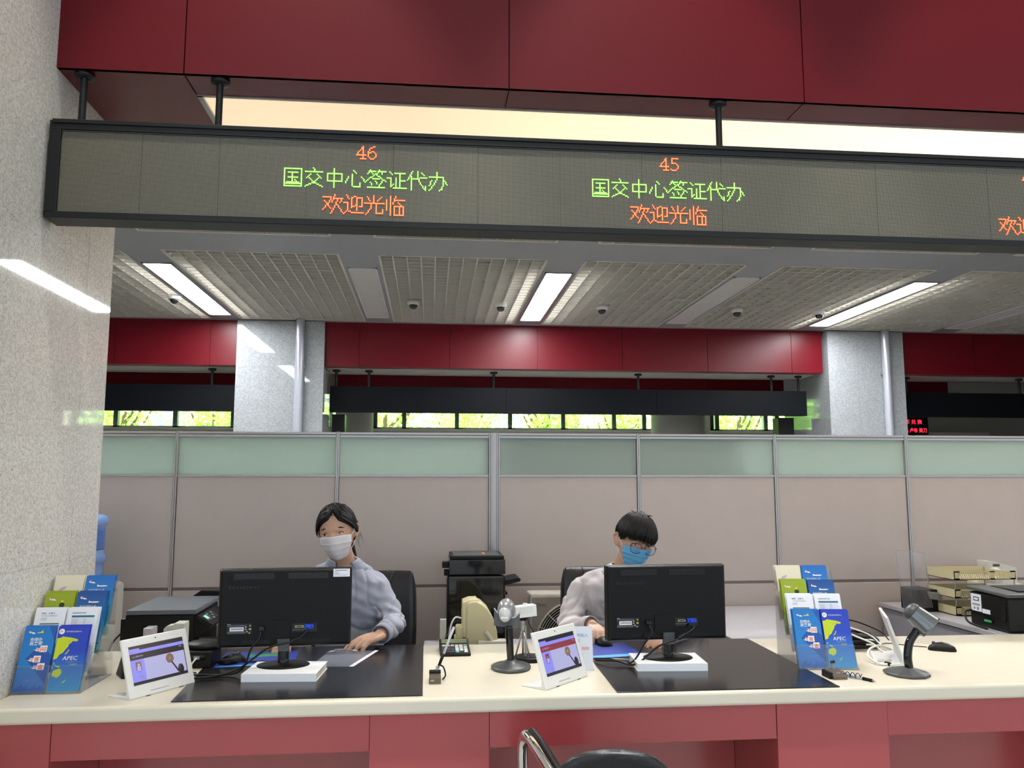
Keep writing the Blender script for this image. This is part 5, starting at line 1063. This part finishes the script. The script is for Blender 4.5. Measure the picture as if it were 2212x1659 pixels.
for dx, dy in ((0, 0), (.42, -.42)):
    arm = [(.305, 2.60, 0), (.300, 2.60, .40), (.288, 2.60, .62), (.291, 2.585, .690), (.300, 2.55, .705), (.318, 2.50, .690), (.345, 2.44, .655), (.385, 2.36, .600), (.415, 2.28, .52), (.43, 2.25, .42)]
    m = MB(); m.tube(smooth_path([(x + dx, y + dy, z) for x, y, z in arm], 6), .017, CHROME, 16); part(m, 'chrome_armrest', r)
    m = MB(); m.tube(smooth_path([(x + dx + .012, y + dy, z + .013) for x, y, z in arm[4:8]], 6), .013, BLK, 12, round_ends=True); part(m, 'arm_pad', r)
    m = MB(); m.tube([(.305 + dx, 2.60 + dy, .42), (.43 + dx, 2.25 + dy, .42), (.44 + dx, 2.22 + dy, 0)], .014, CHROME, 12); part(m, 'leg', r)

# ---------------------------------------------------------------- people
def finish(o, voxel, smooth_it=4, wr=None):
    md = o.modifiers.new('r', 'REMESH'); md.mode = 'VOXEL'; md.voxel_size = voxel; md.use_smooth_shade = True
    sm = o.modifiers.new('s', 'SMOOTH'); sm.factor = .5; sm.iterations = smooth_it
    dg = bpy.context.evaluated_depsgraph_get(); me = bpy.data.meshes.new_from_object(o.evaluated_get(dg)); o.modifiers.clear()
    old = o.data; mt = list(old.materials); o.data = me; me.materials.clear()
    for x in mt[:1]: me.materials.append(x)
    bpy.data.meshes.remove(old)
    if wr:
        ns = [v.normal.copy() for v in me.vertices]
        for v, n in zip(me.vertices, ns): v.co += n * wr(v.co)
    for p in me.polygons: p.use_smooth = True; p.material_index = 0
    me.update(); return o
def head_pt(d, eyes=True):
    """surface point of a head for a unit direction; face looks to -y, z up, centre between the ears"""
    x, y, z = d; a, b_, c = .073, .092, .116
    f = max(0, -y)
    px, py, pz = a * x, b_ * y, c * z
    if z < 0:
        t = -z; px *= 1 - .30 * t ** 1.6; py *= (1 - .10 * t) if y < 0 else (1 - .42 * t)
        pz *= 1.0 if y < 0.2 else 1 - .25 * (y - .2)
    else:
        px *= 1 + .03 * z; py *= 1.02 if y > 0 else .97
    if y < -.2: py *= 1 - .06 * (1 - abs(x)) * f
    def g(cx, cz, sx, sz): return math.exp(-((px - cx) / sx) ** 2 - ((pz - cz) / sz) ** 2)
    if y < 0 and eyes:
        py += .007 * g(.031, .004, .015, .010) + .007 * g(-.031, .004, .015, .010)      # sockets
        py -= .004 * g(.030, .022, .018, .008) + .004 * g(-.030, .022, .018, .008)      # brow
        py -= .017 * g(0, -.032, .010, .014) + .009 * g(0, -.012, .007, .016)           # nose
        py -= .005 * g(.038, -.028, .018, .016) + .005 * g(-.038, -.028, .018, .016)    # cheeks
        py -= .006 * g(0, -.066, .020, .007) + .004 * g(0, -.078, .018, .006); py += .003 * g(0, -.072, .018, .003)
        py -= .006 * g(0, -.098, .018, .012)                                            # chin
    return Vector((px, py, pz))
def add_head(m, H, mt):
    M0 = m.M; m.M = H; nu, nv = 72, 56
    vs = []
    for j in range(nv + 1):
        for i in range(nu):
            th = pi * j / nv; ph = 2 * pi * i / nu; vs.append(head_pt((sin(th) * cos(ph), sin(th) * sin(ph), -cos(th))))
    m.add(vs, [(j * nu + i, j * nu + (i + 1) % nu, (j + 1) * nu + (i + 1) % nu, (j + 1) * nu + i) for j in range(nv) for i in range(nu)], mt, True)
    for s in (-1, 1):   # ears
        m.ell((s * .078, .012, -.004), (.008, .020, .032), mt, rotz(s * R(-22)) @ rotx(R(8)), 14, 10)
        m.tube([(s * .080, .000, .020), (s * .089, .016, .028), (s * .094, .032, .012), (s * .089, .028, -.014), (s * .079, .010, -.032)], [.004, .005, .005, .0045, .004], mt, 8)
    m.M = M0
def add_hand(m, wrist, f, u, side, mt, curl=(.25, .35, .35), spread=.07, L=1.0, bendk=.0):
    """wrist point, forward and back-of-hand directions; side=+1 thumb on +s side (s = f x u)"""
    f = Vector(f).normalized(); u = Vector(u); u = (u - f * u.dot(f)).normalized(); s = f.cross(u) * side; w = Vector(wrist)
    kn = []
    for i, (o, l) in enumerate(((.027, .078), (.009, .083), (-.009, .080), (-.026, .072))):
        k = w + f * l * L + s * o * L + u * (.002 - abs(i - 1.3) * .0016); kn.append(k)
        m.tube([w + s * o * .55 * L, w + f * l * .55 * L + s * o * .9 * L, k], [.0135 * L, .0125 * L, .0100 * L], mt, 12, round_ends=True)
    m.ell(w + f * .042 * L, (.034 * L, .042 * L, .0125 * L), mt, Matrix((s, f, u)).transposed().to_4x4(), 18, 12)
    fl = ((.040, .024, .020), (.044, .028, .022), (.040, .026, .021), (.031, .020, .018))
    for i, (k, ls) in enumerate(zip(kn, fl)):
        an = spread * (1.4 - i); d = (f * cos(an) + s * sin(an)).normalized(); ax = d.cross(u).normalized(); p = k; pts = [p]; tot = 0
        for q, (l, c_) in enumerate(zip(ls, curl)):
            tot += c_ * (1 + .15 * (i - 1)); dd = d * cos(tot) - u * sin(tot); p = p + dd * l * L; pts.append(p)
        m.tube(pts, [.0094 * L, .0082 * L, .0074 * L, .0062 * L], mt, 12, round_ends=True)
    t0 = w + f * .018 * L + s * .024 * L - u * .003; td = (f * .62 + s * .72 - u * .25).normalized(); t1 = t0 + td * .036 * L; td2 = (f * .88 + s * .35 - u * .28).normalized(); t2 = t1 + td2 * .030 * L; t3 = t2 + (f * .95 + s * .1 - u * .25).normalized() * .022 * L
    m.tube([w + s * .012 * L + f * .004, t0, t1, t2, t3], [.0125 * L, .0128 * L, .0105 * L, .0088 * L, .0070 * L], mt, 12, round_ends=True)
def person(nm, label, cloth_label, H, neck, hips, sh, el, wr, hands, cloth, hw, woman):
    r = thing('person', label, 'person', (hips[0], hips[1], 0), 0)
    hips = Vector(hips); neck = Vector(neck); S = [Vector(p) for p in sh]
    axis = (S[1] - S[0]).normalized(); ch = (S[0] + S[1]) / 2
    fw = Vector((0, 0, 1)).cross(axis); fw = -fw if fw.y > 0 else fw; fw.normalize()
    def torso(m, mt, g):
        rings = []; up = (neck - hips)
        for (t, w_, d_, sq) in ((-.06, .150, .105, .8), (.05, .165, .115, .8), (.22, .145, .105, .85), (.42, .140, .105, .85), (.60, .165, .112, .8), (.76, .180, .108, .75), (.88, hw * .90, .088, .7), (.955, hw * .62, .066, .8), (1.02, .075, .056, 1)):
            c = hips + up * t + fw * (-.018 * sin(pi * max(0, min(1, t)))); ring = []
            for k in range(32):
                a = 2 * pi * k / 32; ca, sa = cos(a), sin(a)
                ring.append(c + axis * (w_ + g) * math.copysign(abs(ca) ** sq, ca) + fw * (d_ + g) * math.copysign(abs(sa) ** sq, sa))
            rings.append(ring)
        m.loft(rings, mt)
    hc = H.translation; hb = H @ Vector((0, .012, -.075))
    body = MB(); add_head(body, H, SKIN)
    body.tube([neck + Vector((0, .01, -.05)), neck + (hb - neck) * .45, hb], [.060 if not woman else .052, .054 if not woman else .046, .058 if not woman else .050], SKIN, 20)
    torso(body, SKIN, -.006)
    for i in (0, 1):
        body.tube([S[i] - axis * (.03 if i else -.03), S[i] + Vector((0, 0, -.01)), S[i].lerp(Vector(el[i]), .5), el[i], Vector(el[i]).lerp(Vector(wr[i]), .35), wr[i]], [.045, .046, .040, .036, .036, .024], SKIN, 16, round_ends=True)
        hd = hands[i]; add_hand(body, wr[i], hd['f'], hd['u'], hd['side'], SKIN, hd.get('curl', (.3, .35, .35)), hd.get('spread', .07), hd.get('L', .95))
    for s in (-1, 1):   # seated legs
        k0 = hips + axis * .085 * s + Vector((0, 0, -.02)); kn = k0 + fw * .40 + Vector((0, 0, .0)); body.tube([k0, k0.lerp(kn, .5), kn, kn + Vector((0, .03, -.22)), Vector((kn.x, kn.y + .04, .07))], [.078, .072, .055, .052, .036], SKIN, 14, round_ends=True)
        body.tube([(kn.x, kn.y + .06, .045), (kn.x, kn.y - .10, .035)], [.04, .035], SKIN, 12, round_ends=True)
    bo = part(body, 'body', r); finish(bo, .0036, 3)
    # trousers and shoes
    tm = MB(); TR = mat('dark_trousers', (.02, .02, .03), .8, bump=.2)
    for s in (-1, 1):
        k0 = hips + axis * .085 * s + Vector((0, 0, -.02)); kn = k0 + fw * .40
        tm.tube([k0, k0.lerp(kn, .5), kn, kn + Vector((0, .03, -.22)), Vector((kn.x, kn.y + .04, .09))], [.094, .084, .068, .064, .055], TR, 16, round_ends=True)
    tm.ell(hips + Vector((0, 0, -.02)), (.185, .135, .10), TR); finish(part(tm, 'trousers', r), .008, 4)
    for s in (-1, 1):
        k0 = hips + axis * .085 * s + fw * .40; q = MB(); q.tube([(k0.x, k0.y + .07, .05), (k0.x, k0.y - .12, .04)], [.05, .042], BLKG, 14, round_ends=True); part(q, 'shoe', r)
    # shirt
    c = MB(); torso(c, cloth, .012)
    for i in (0, 1):
        s_ = -1 if i == 0 else 1
        E_ = Vector(el[i]); W_ = Vector(wr[i]); A = S[i]
        c.tube([A - axis * .06 * s_ + Vector((0, 0, .0)), A + axis * .004 * s_ + Vector((0, 0, -.008)), A.lerp(E_, .35) + Vector((0, .004, 0)), A.lerp(E_, .75), E_, E_.lerp(W_, .30), E_.lerp(W_, .62), E_.lerp(W_, .88)],
               [.050, .056, .058, .056, .054, .051, .045, .040], cloth, 20, round_ends=False)
    for i in (0, 1):
        s_ = -1 if i == 0 else 1
        c.tube([neck + axis * .035 * s_ + Vector((0, .012, -.012)), neck.lerp(S[i], .5) + Vector((0, .006, .002)), S[i] + Vector((0, 0, -.002))], [.048, .052, .054], cloth, 18, round_ends=True)
    so = part(c, 'shirt', r)
    elv = [Vector(e) for e in el]; mids = [S[i].lerp(elv[i], .5) for i in (0, 1)]; off = Vector(r['_o'])
    def wrk(co):
        p = co + off
        f = .0046 * (noise.noise(p * 9) + .7 * noise.noise(Vector((p.x * 30, p.y * 30, p.z * 11)))) - .0045 * max(0, noise.noise(Vector((p.x * 17 + 3, p.y * 17, p.z * 7)))) ** .5
        for e in elv:
            dd = (p - e).length
            if dd < .16: f += .0075 * (1 - dd / .16) * sin((p - e).dot(Vector((.25 * (1 if e.x > hips.x else -1), .45, 1)).normalized()) * 165 + 3 * noise.noise(p * 14))
        q_ = Vector((p.x * 9 + 1.5 * noise.noise(p * 6), p.y * 9, p.z * 5 + 1.2 * noise.noise(p * 5 + Vector((4, 1, 2))))); f -= .0085 * (1 - min(1, abs(noise.noise(q_)) * 3.2)) ** 3
        cf = (p - ch).length
        f += .0035 * max(0, 1 - cf / .3) * sin((p.x * .6 + p.z) * 85 + 5 * noise.noise(p * 7))
        return f
    finish(so, .0065, 3, wrk); so['label'] = cloth_label
    # cuffs
    for i in (0, 1):
        E_ = Vector(el[i]); W_ = Vector(wr[i]); d = (W_ - E_).normalized(); q = MB(); q.tube([E_.lerp(W_, .78), E_.lerp(W_, .98)], [.0425, .0395], cloth, 24, caps=False); cu = part(q, 'cuff', so)
        sd = cu.modifiers.new('s', 'SOLIDIFY'); sd.thickness = .003
    # collar
    q = MB(); nk = neck + (hb - neck) * .12; up = (hb - neck).normalized(); sx = axis; n = 40; rings = []
    for (h, rr) in ((-.022, .080), (.010, .076), (.044, .072), (.049, .075), (.040, .083), (.008, .100), (-.014, .112)):
        ring = []
        for k in range(n + 1):
            a = R(-60) + (R(300)) * k / n; fr = abs((k / n) - .5) * 2
            hh = h - .030 * fr ** 3 - (.02 * fr ** 6 if rr > .07 and h < .03 else 0); wd = rr * (.86 if woman else .96)
            ring.append(nk + sx * wd * cos(a) - fw * wd * sin(a) * .95 + up * hh)
        rings.append(ring)
    q.loft(rings, cloth, closed=False, caps=False); co = part(q, 'collar', so); sd = co.modifiers.new('s', 'SOLIDIFY'); sd.thickness = .002
    # eyes, brows
    EW = mat('eye_white', srgb(222, 214, 206), .25, var=.02); IR = mat('eye_iris', srgb(38, 24, 18), .12, var=.1); LASH = mat('lash', srgb(30, 22, 20), .6, var=.05); BROW = mat('eyebrow', srgb(60, 44, 36), .8, var=.1)
    look = .0035 * (-1 if woman else 1)
    for s in (-1, 1):
        c0 = Vector((s * .031, -.0742, .004)); c0.y = head_pt(Vector((c0.x / .073, -math.sqrt(max(.02, 1 - (c0.x / .073) ** 2 - (c0.z / .116) ** 2)), c0.z / .116)).normalized()).y + .0045
        M_ = H @ T(*c0) @ rotz(s * R(14))
        q = MB(M_); q.ell((0, 0, 0), (.0145, .007, .0056), EW, roty(s * R(6)), 20, 12); ey = part(q, 'eye', r)
        q = MB(M_); q.ell((look, -.0046, -.0008), (.0058, .0032, .0050), IR, None, 16, 10); part(q, 'iris', ey)
        q = MB(M_); pts = [(-.0165, -.0005, -.0005), (-.009, -.0058, .0045), (0, -.0074, .0058), (.009, -.0058, .0048), (.0165, -.0005, .0)]; q.tube(smooth_path(pts, 4), .0015, LASH, 6); q.tube(smooth_path([(-.013, -.001, .006), (-.006, -.0064, .0088), (.002, -.0070, .0098), (.011, -.0035, .0078)], 4), .0022, SKIN, 6); part(q, 'lash_line', ey)
        q = MB(H @ T(s * .033, c0.y - .0075, .0255) @ rotz(s * R(16)))
        pts = [(-s * .021, .0005, -.003), (-s * .008, -.0012, .0018), (s * .007, .0000, .0036), (s * .021, .005, -.001)]; q.tube(smooth_path(pts, 4), [.0026, .0032, .0038, .004, .0042, .0042, .004, .0038, .0034, .0028, .002, .0014, .0008], BROW, 8, flat=(0, 1, 0)); part(q, 'eyebrow', r)
    return r, bo, so
def face_mask(r, H, mt, pleat, top, bot, lab, strapm, azm=66):
    nu, nv = 44, 36; m = MB(H); rows = []
    for j in range(nv + 1):
        t = j / nv; row = []
        for i in range(nu + 1):
            s = i / nu * 2 - 1; am = R(azm) * (1 - .10 * t * t); az = s * am
            z = top + (bot - top) * t - .012 * (1 - s * s) * (-(t - .0)) * 0 + .006 * s * s * (1 - t) * -1 + .014 * (s * s) * t
            zz = max(-.98, z / .116); q = math.sqrt(1 - zz * zz); p = head_pt((sin(az) * q, -cos(az) * q, zz), False)
            # draped over nose and chin
            drape = .016 * math.exp(-(s / .34) ** 2) * (1 - .35 * t) + .0055 + .004 * t * s * s + .010 * math.exp(-(s / .5) ** 2) * t
            if t > .8: drape += .004 * (t - .8) * 5
            n = Vector((sin(az), -cos(az), 0)); p = p + n * drape
            pl = 0
            for k in (.30, .52, .74): pl += .0034 * math.exp(-((t - k - .03 * s * s) / .030) ** 2) * (.5 + .5 * abs(s))
            p += n * pl * pleat; p.z -= 0; p.x += s * .005 * t; row.append(p)
        rows.append(row)
    m.loft(rows, mt, closed=False, caps=False); o = part(m, 'face_mask', r); sd = o.modifiers.new('s', 'SOLIDIFY'); sd.thickness = .0016; sd.offset = 1
    o['label'] = lab
    m = MB(H)
    for e in (0, -1):
        s = -1 if e == 0 else 1; a = rows[1][e]; b_ = rows[-3][e]; ear = [(s * .080, .002, .020), (s * .087, .020, .024), (s * .088, .032, .006), (s * .082, .022, -.020)]
        m.tube(smooth_path([a, (a + Vector(ear[0])) / 2 + Vector((s * .005, 0, 0)), ear[0], ear[1], ear[2], ear[3], (b_ + Vector(ear[3])) / 2 + Vector((s * .004, 0, 0)), b_], 5), .0017, strapm, 6)
    part(m, 'ear_loop', o); return rows
def hair_shell(m, H, edge, thick, bumpf, nu=96, nv=40):
    """edge(az) -> lowest z (in head units -1..1) of the hair; az=0 faces the front"""
    outer = []; inner = []
    for j in range(nv + 1):
        t = j / nv; ro = []; ri = []
        for i in range(nu):
            az = 2 * pi * i / nu; e = edge(az); th1 = math.acos(max(-1, min(1, e))); th = th1 * t
            d = Vector((sin(th) * sin(az), -sin(th) * cos(az), cos(th))); p = head_pt(d, False); k = thick(az, t)
            k += bumpf(az, t); ro.append(p + d * k); ri.append(p - d * .004 + d * (0.0))
        outer.append(ro); inner.append(ri)
    M0 = m.M; m.M = H; m.loft(outer + inner[::-1], HAIR, True, True, False); m.M = M0
rdh = random.Random(11)
# --- the woman
Hw = T(-.404, 3.735, 1.2405) @ rotz(R(-9)) @ Matrix.Rotation(R(-7), 4, 'Y') @ rotx(R(6))
SHW = mat('shirt_grey_lilac', srgb(168, 171, 186), .75, bump=.06, bscale=350, var=.03, vscale=60)
rw, bw, sw = person('w', 'seated woman with black tied hair and white mask in pale grey shirt, at left monitor', 'pale lilac grey long-sleeved shirt', Hw, (-.372, 3.835, 1.085), (-.345, 3.96, .57),
    [(-.535, 3.865, 1.012), (-.238, 3.87, 1.003)], [(-.60, 3.80, .825), (-.150, 3.79, .838)], [(-.585, 3.59, .820), (-.200, 3.575, .826)],
    [dict(f=(0, -1, -.12), u=(0, -.1, 1), side=1), dict(f=(-.74, -.68, -.12), u=(-.05, -.2, 1), side=1, curl=(.30, .38, .32), L=1.10)], SHW, .178, True)
MW = mat('mask_white', srgb(232, 228, 230), .8, var=.02, bump=.2, bscale=900); MBL = mat('mask_blue', srgb(100, 175, 220), .8, var=.04, bump=.2, bscale=900)
face_mask(rw, Hw, MW, .7, -.003, -.116, 'white pleated face mask', MW)
m = MB()
def edge_w(az):
    a = abs((az + pi) % (2 * pi) - pi)          # 0 front .. pi back
    part_ = ((az + pi) % (2 * pi) - pi)
    if a < 1.15: return .82 - .22 * min(1, abs(part_ - .12) / .35) - .36 * (a / 1.15) ** 1.4
    if a < 1.75: return .24 - .30 * (a - 1.15) / .6
    return -.06 - .52 * min(1, (a - 1.75) / .5)
hair_shell(m, Hw, edge_w, lambda az, t: .013 * min(1, (1 - t) * 6 + .12), lambda az, t: .0016 * sin(az * 34 + 3 * sin(t * 5)) * (1 - .5 * t) + .0012 * noise.noise(Vector((az * 6, t * 3, 0))))
hw_ = part(m, 'hair', rw)
m = MB(Hw); m.ell((.0, .112, -.030), (.022, .020, .024), HAIR); pts = smooth_path([(.0, .112, -.03), (.02, .125, -.07), (.035, .115, -.11), (.045, .10, -.135)], 4); m.tube(pts, [.018 - .0013 * k for k in range(len(pts))], HAIR, 10); part(m, 'ponytail', rw)
m = MB(Hw)
for k in range(230):
    s = 1 if k % 2 else -1; ph = R(rdh.uniform(44, 118)); x0 = .12 * (1 - (ph / R(120)) * .6) + s * .03
    d0 = Vector((x0, -cos(ph), sin(ph))).normalized(); w_ = (ph - R(44)) / R(74)
    dm = Vector((s * rdh.uniform(1.0, 1.5), -.75 + 1.1 * w_ + rdh.uniform(-.08, .08), .42 + .25 * w_ + rdh.uniform(-.1, .1))); d1 = Vector((s * rdh.uniform(.25, .62), .80, -.30 - .3 * rdh.random())); pts = []; lift = rdh.uniform(.011, .0165)
    for q in range(12):
        t = q / 11; d = (d0 * (1 - t) ** 2 + dm * 2 * t * (1 - t) + d1 * t * t).normalized(); pts.append(head_pt(d, False) + d * (lift * min(1, .25 + t * 4) + .0015 * sin(9 * t + k)))
    m.tube(pts, [.0006, .0018, .0025, .0029, .0031, .0031, .003, .0028, .0025, .0022, .0018, .001], HAIR, 6)
for k in range(30):     # loose wisps beside the ears and nape
    s = 1 if k % 3 else -1; x0 = s * .080; y0 = rdh.uniform(.0, .05); pts = [(x0, y0, rdh.uniform(.01, .05))]; L = rdh.uniform(.05, .11) if s > 0 else rdh.uniform(.03, .08); dx = rdh.uniform(-.010, .018)
    for q in range(1, 7): t = q / 6; pts.append((x0 + s * (dx * t + .006 * sin(t * 5 + k)), y0 + .01 * sin(t * 3 + k), pts[0][2] - L * t))
    m.tube(pts, [.0006, .0006, .0005, .0005, .0004, .0004, .0002], HAIR, 4)
part(m, 'loose_strands', hw_)
# --- the man
Hm = T(.930, 3.735, 1.190) @ rotz(R(10)) @ Matrix.Rotation(R(9), 4, 'Y') @ rotx(R(13))
SHM = mat('shirt_white', srgb(206, 198, 200), .75, bump=.06, bscale=350, var=.02, vscale=60)
rm, bmn, smn = person('m', 'seated man with black hair, round glasses and blue mask in white shirt, at right monitor', 'white shirt', Hm, (.895, 3.84, 1.050), (.90, 3.97, .57),
    [(.700, 3.865, .972), (1.085, 3.88, .972)], [(.632, 3.82, .80), (1.215, 3.74, .822)], [(.705, 3.615, .845), (1.005, 3.505, .812)],
    [dict(f=(.16, -.96, -.24), u=(0, -.1, 1), side=-1, curl=(.35, .4, .3), L=.95), dict(f=(-.75, -.62, -.16), u=(-.1, -.1, 1), side=1, curl=(.22, .28, .22), spread=.10, L=1.0)], SHM, .205, False)
face_mask(rm, Hm, MBL, 1.1, -.006, -.112, 'light blue pleated face mask', MW)
m = MB()
def edge_m(az):
    a = abs((az + pi) % (2 * pi) - pi)
    if a < 1.05: return .235 + .07 * sin(a * 5 + 1) * 0 - .05 * sin(az * 2)
    if a < 1.35: return .235 - .20 * (a - 1.05) / .3
    if a < 1.8: return .05 + .10 * (a - 1.35) / .45
    return .15 - .62 * min(1, (a - 1.8) / .6)
def thick_m(az, t):
    a = abs((az + pi) % (2 * pi) - pi); vol = .024 + .006 * math.cos(az + .6)
    return vol * (min(1, .42 + (1 - t) * 2.4) if a < 1.3 else min(1, .30 + (1 - t) * 2.0))
hair_shell(m, Hm, edge_m, thick_m, lambda az, t: .0022 * sin(az * 26 + 6 * t) * t + .0035 * noise.noise(Vector((az * 5, t * 4, 2))))
hm_ = part(m, 'hair', rm)
m = MB(Hm)
for k in range(340):
    az = rdh.uniform(-2.0, 2.0); tip = edge_m(az) - (rdh.uniform(-.04, .15) if abs(az) < 1.2 else rdh.uniform(-.04, .03)); pts = []; a0 = az + rdh.uniform(-.5, .1) + .4
    for q in range(8):
        t = q / 7; zz = .97 + (tip - .97) * t ** .9; a2 = a0 + (az - a0) * t; qq = math.sqrt(max(0, 1 - zz * zz)); d = Vector((sin(a2) * qq, -cos(a2) * qq, zz))
        pts.append(head_pt(d, False) + d * (thick_m(a2, t) + .0012 - .004 * t ** 6))
    m.tube(pts, [.0010, .0019, .0023, .0024, .0023, .002, .0014, .0003], HAIR, 5)
for k in range(16):     # tousled crown
    a = rdh.uniform(-2.2, .8); d = Vector((sin(a) * .35, -cos(a) * .35, .93)); p = head_pt(d, False) + d * .022; m.tube([p, p + Vector((.008 * sin(a), -.006, .010)), p + Vector((.022 * sin(a) + rdh.uniform(-.01, .01), -.016, .010))], [.0018, .0014, .0003], HAIR, 5)
part(m, 'fringe', hm_)
# glasses
m = MB(Hm @ T(0, -.004, 0)); FR = mat('glasses_frame', srgb(34, 20, 36), .2, var=.05)
for s in (-1, 1):
    c = Vector((s * .0345, -.099, -.004)); n = 36
    m.tube([c + Vector((.0255 * math.copysign(abs(cos(2 * pi * k / n)) ** .85, cos(2 * pi * k / n)), .004 * abs(cos(2 * pi * k / n)) * (1 if s * cos(2 * pi * k / n) > 0 else 0), .0225 * math.copysign(abs(sin(2 * pi * k / n)) ** .85, sin(2 * pi * k / n)))) for k in range(n + 1)], .0013, FR, 6, caps=False)
m.tube([(-.010, -.1, .003), (0, -.102, .005), (.010, -.1, .003)], .0014, FR, 6)
gl = part(m, 'glasses', rm)
m = MB(Hm @ T(0, -.004, 0))
for s in (-1, 1): m.tube([(s * .0600, -.094, .006), (s * .070, -.075, .008), (s * .083, .0, .014), (s * .084, .022, .008)], .0010, ALU, 6); m.tube([(s * .0595, -.096, .006), (s * .0645, -.092, .006)], .0022, FR, 6)
part(m, 'temple', gl)
m = MB(Hm @ T(0, -.004, 0))
for s in (-1, 1):
    c = Vector((s * .0345, -.0985, -.004)); n = 30; ring = [c + Vector((.0250 * cos(2 * pi * k / n), 0, .0220 * sin(2 * pi * k / n))) for k in range(n)]; m.prism(ring, (0, .0006, 0), glassy('lens_%s' % ('a' if s < 0 else 'b'), (.95, .95, .98), .15))
part(m, 'lens', gl)
# ring on the woman's hand is too small to model apart from the hand
for o in list(bpy.data.objects):
    for k in ('_o', '_w'):
        if k in o: del o[k]
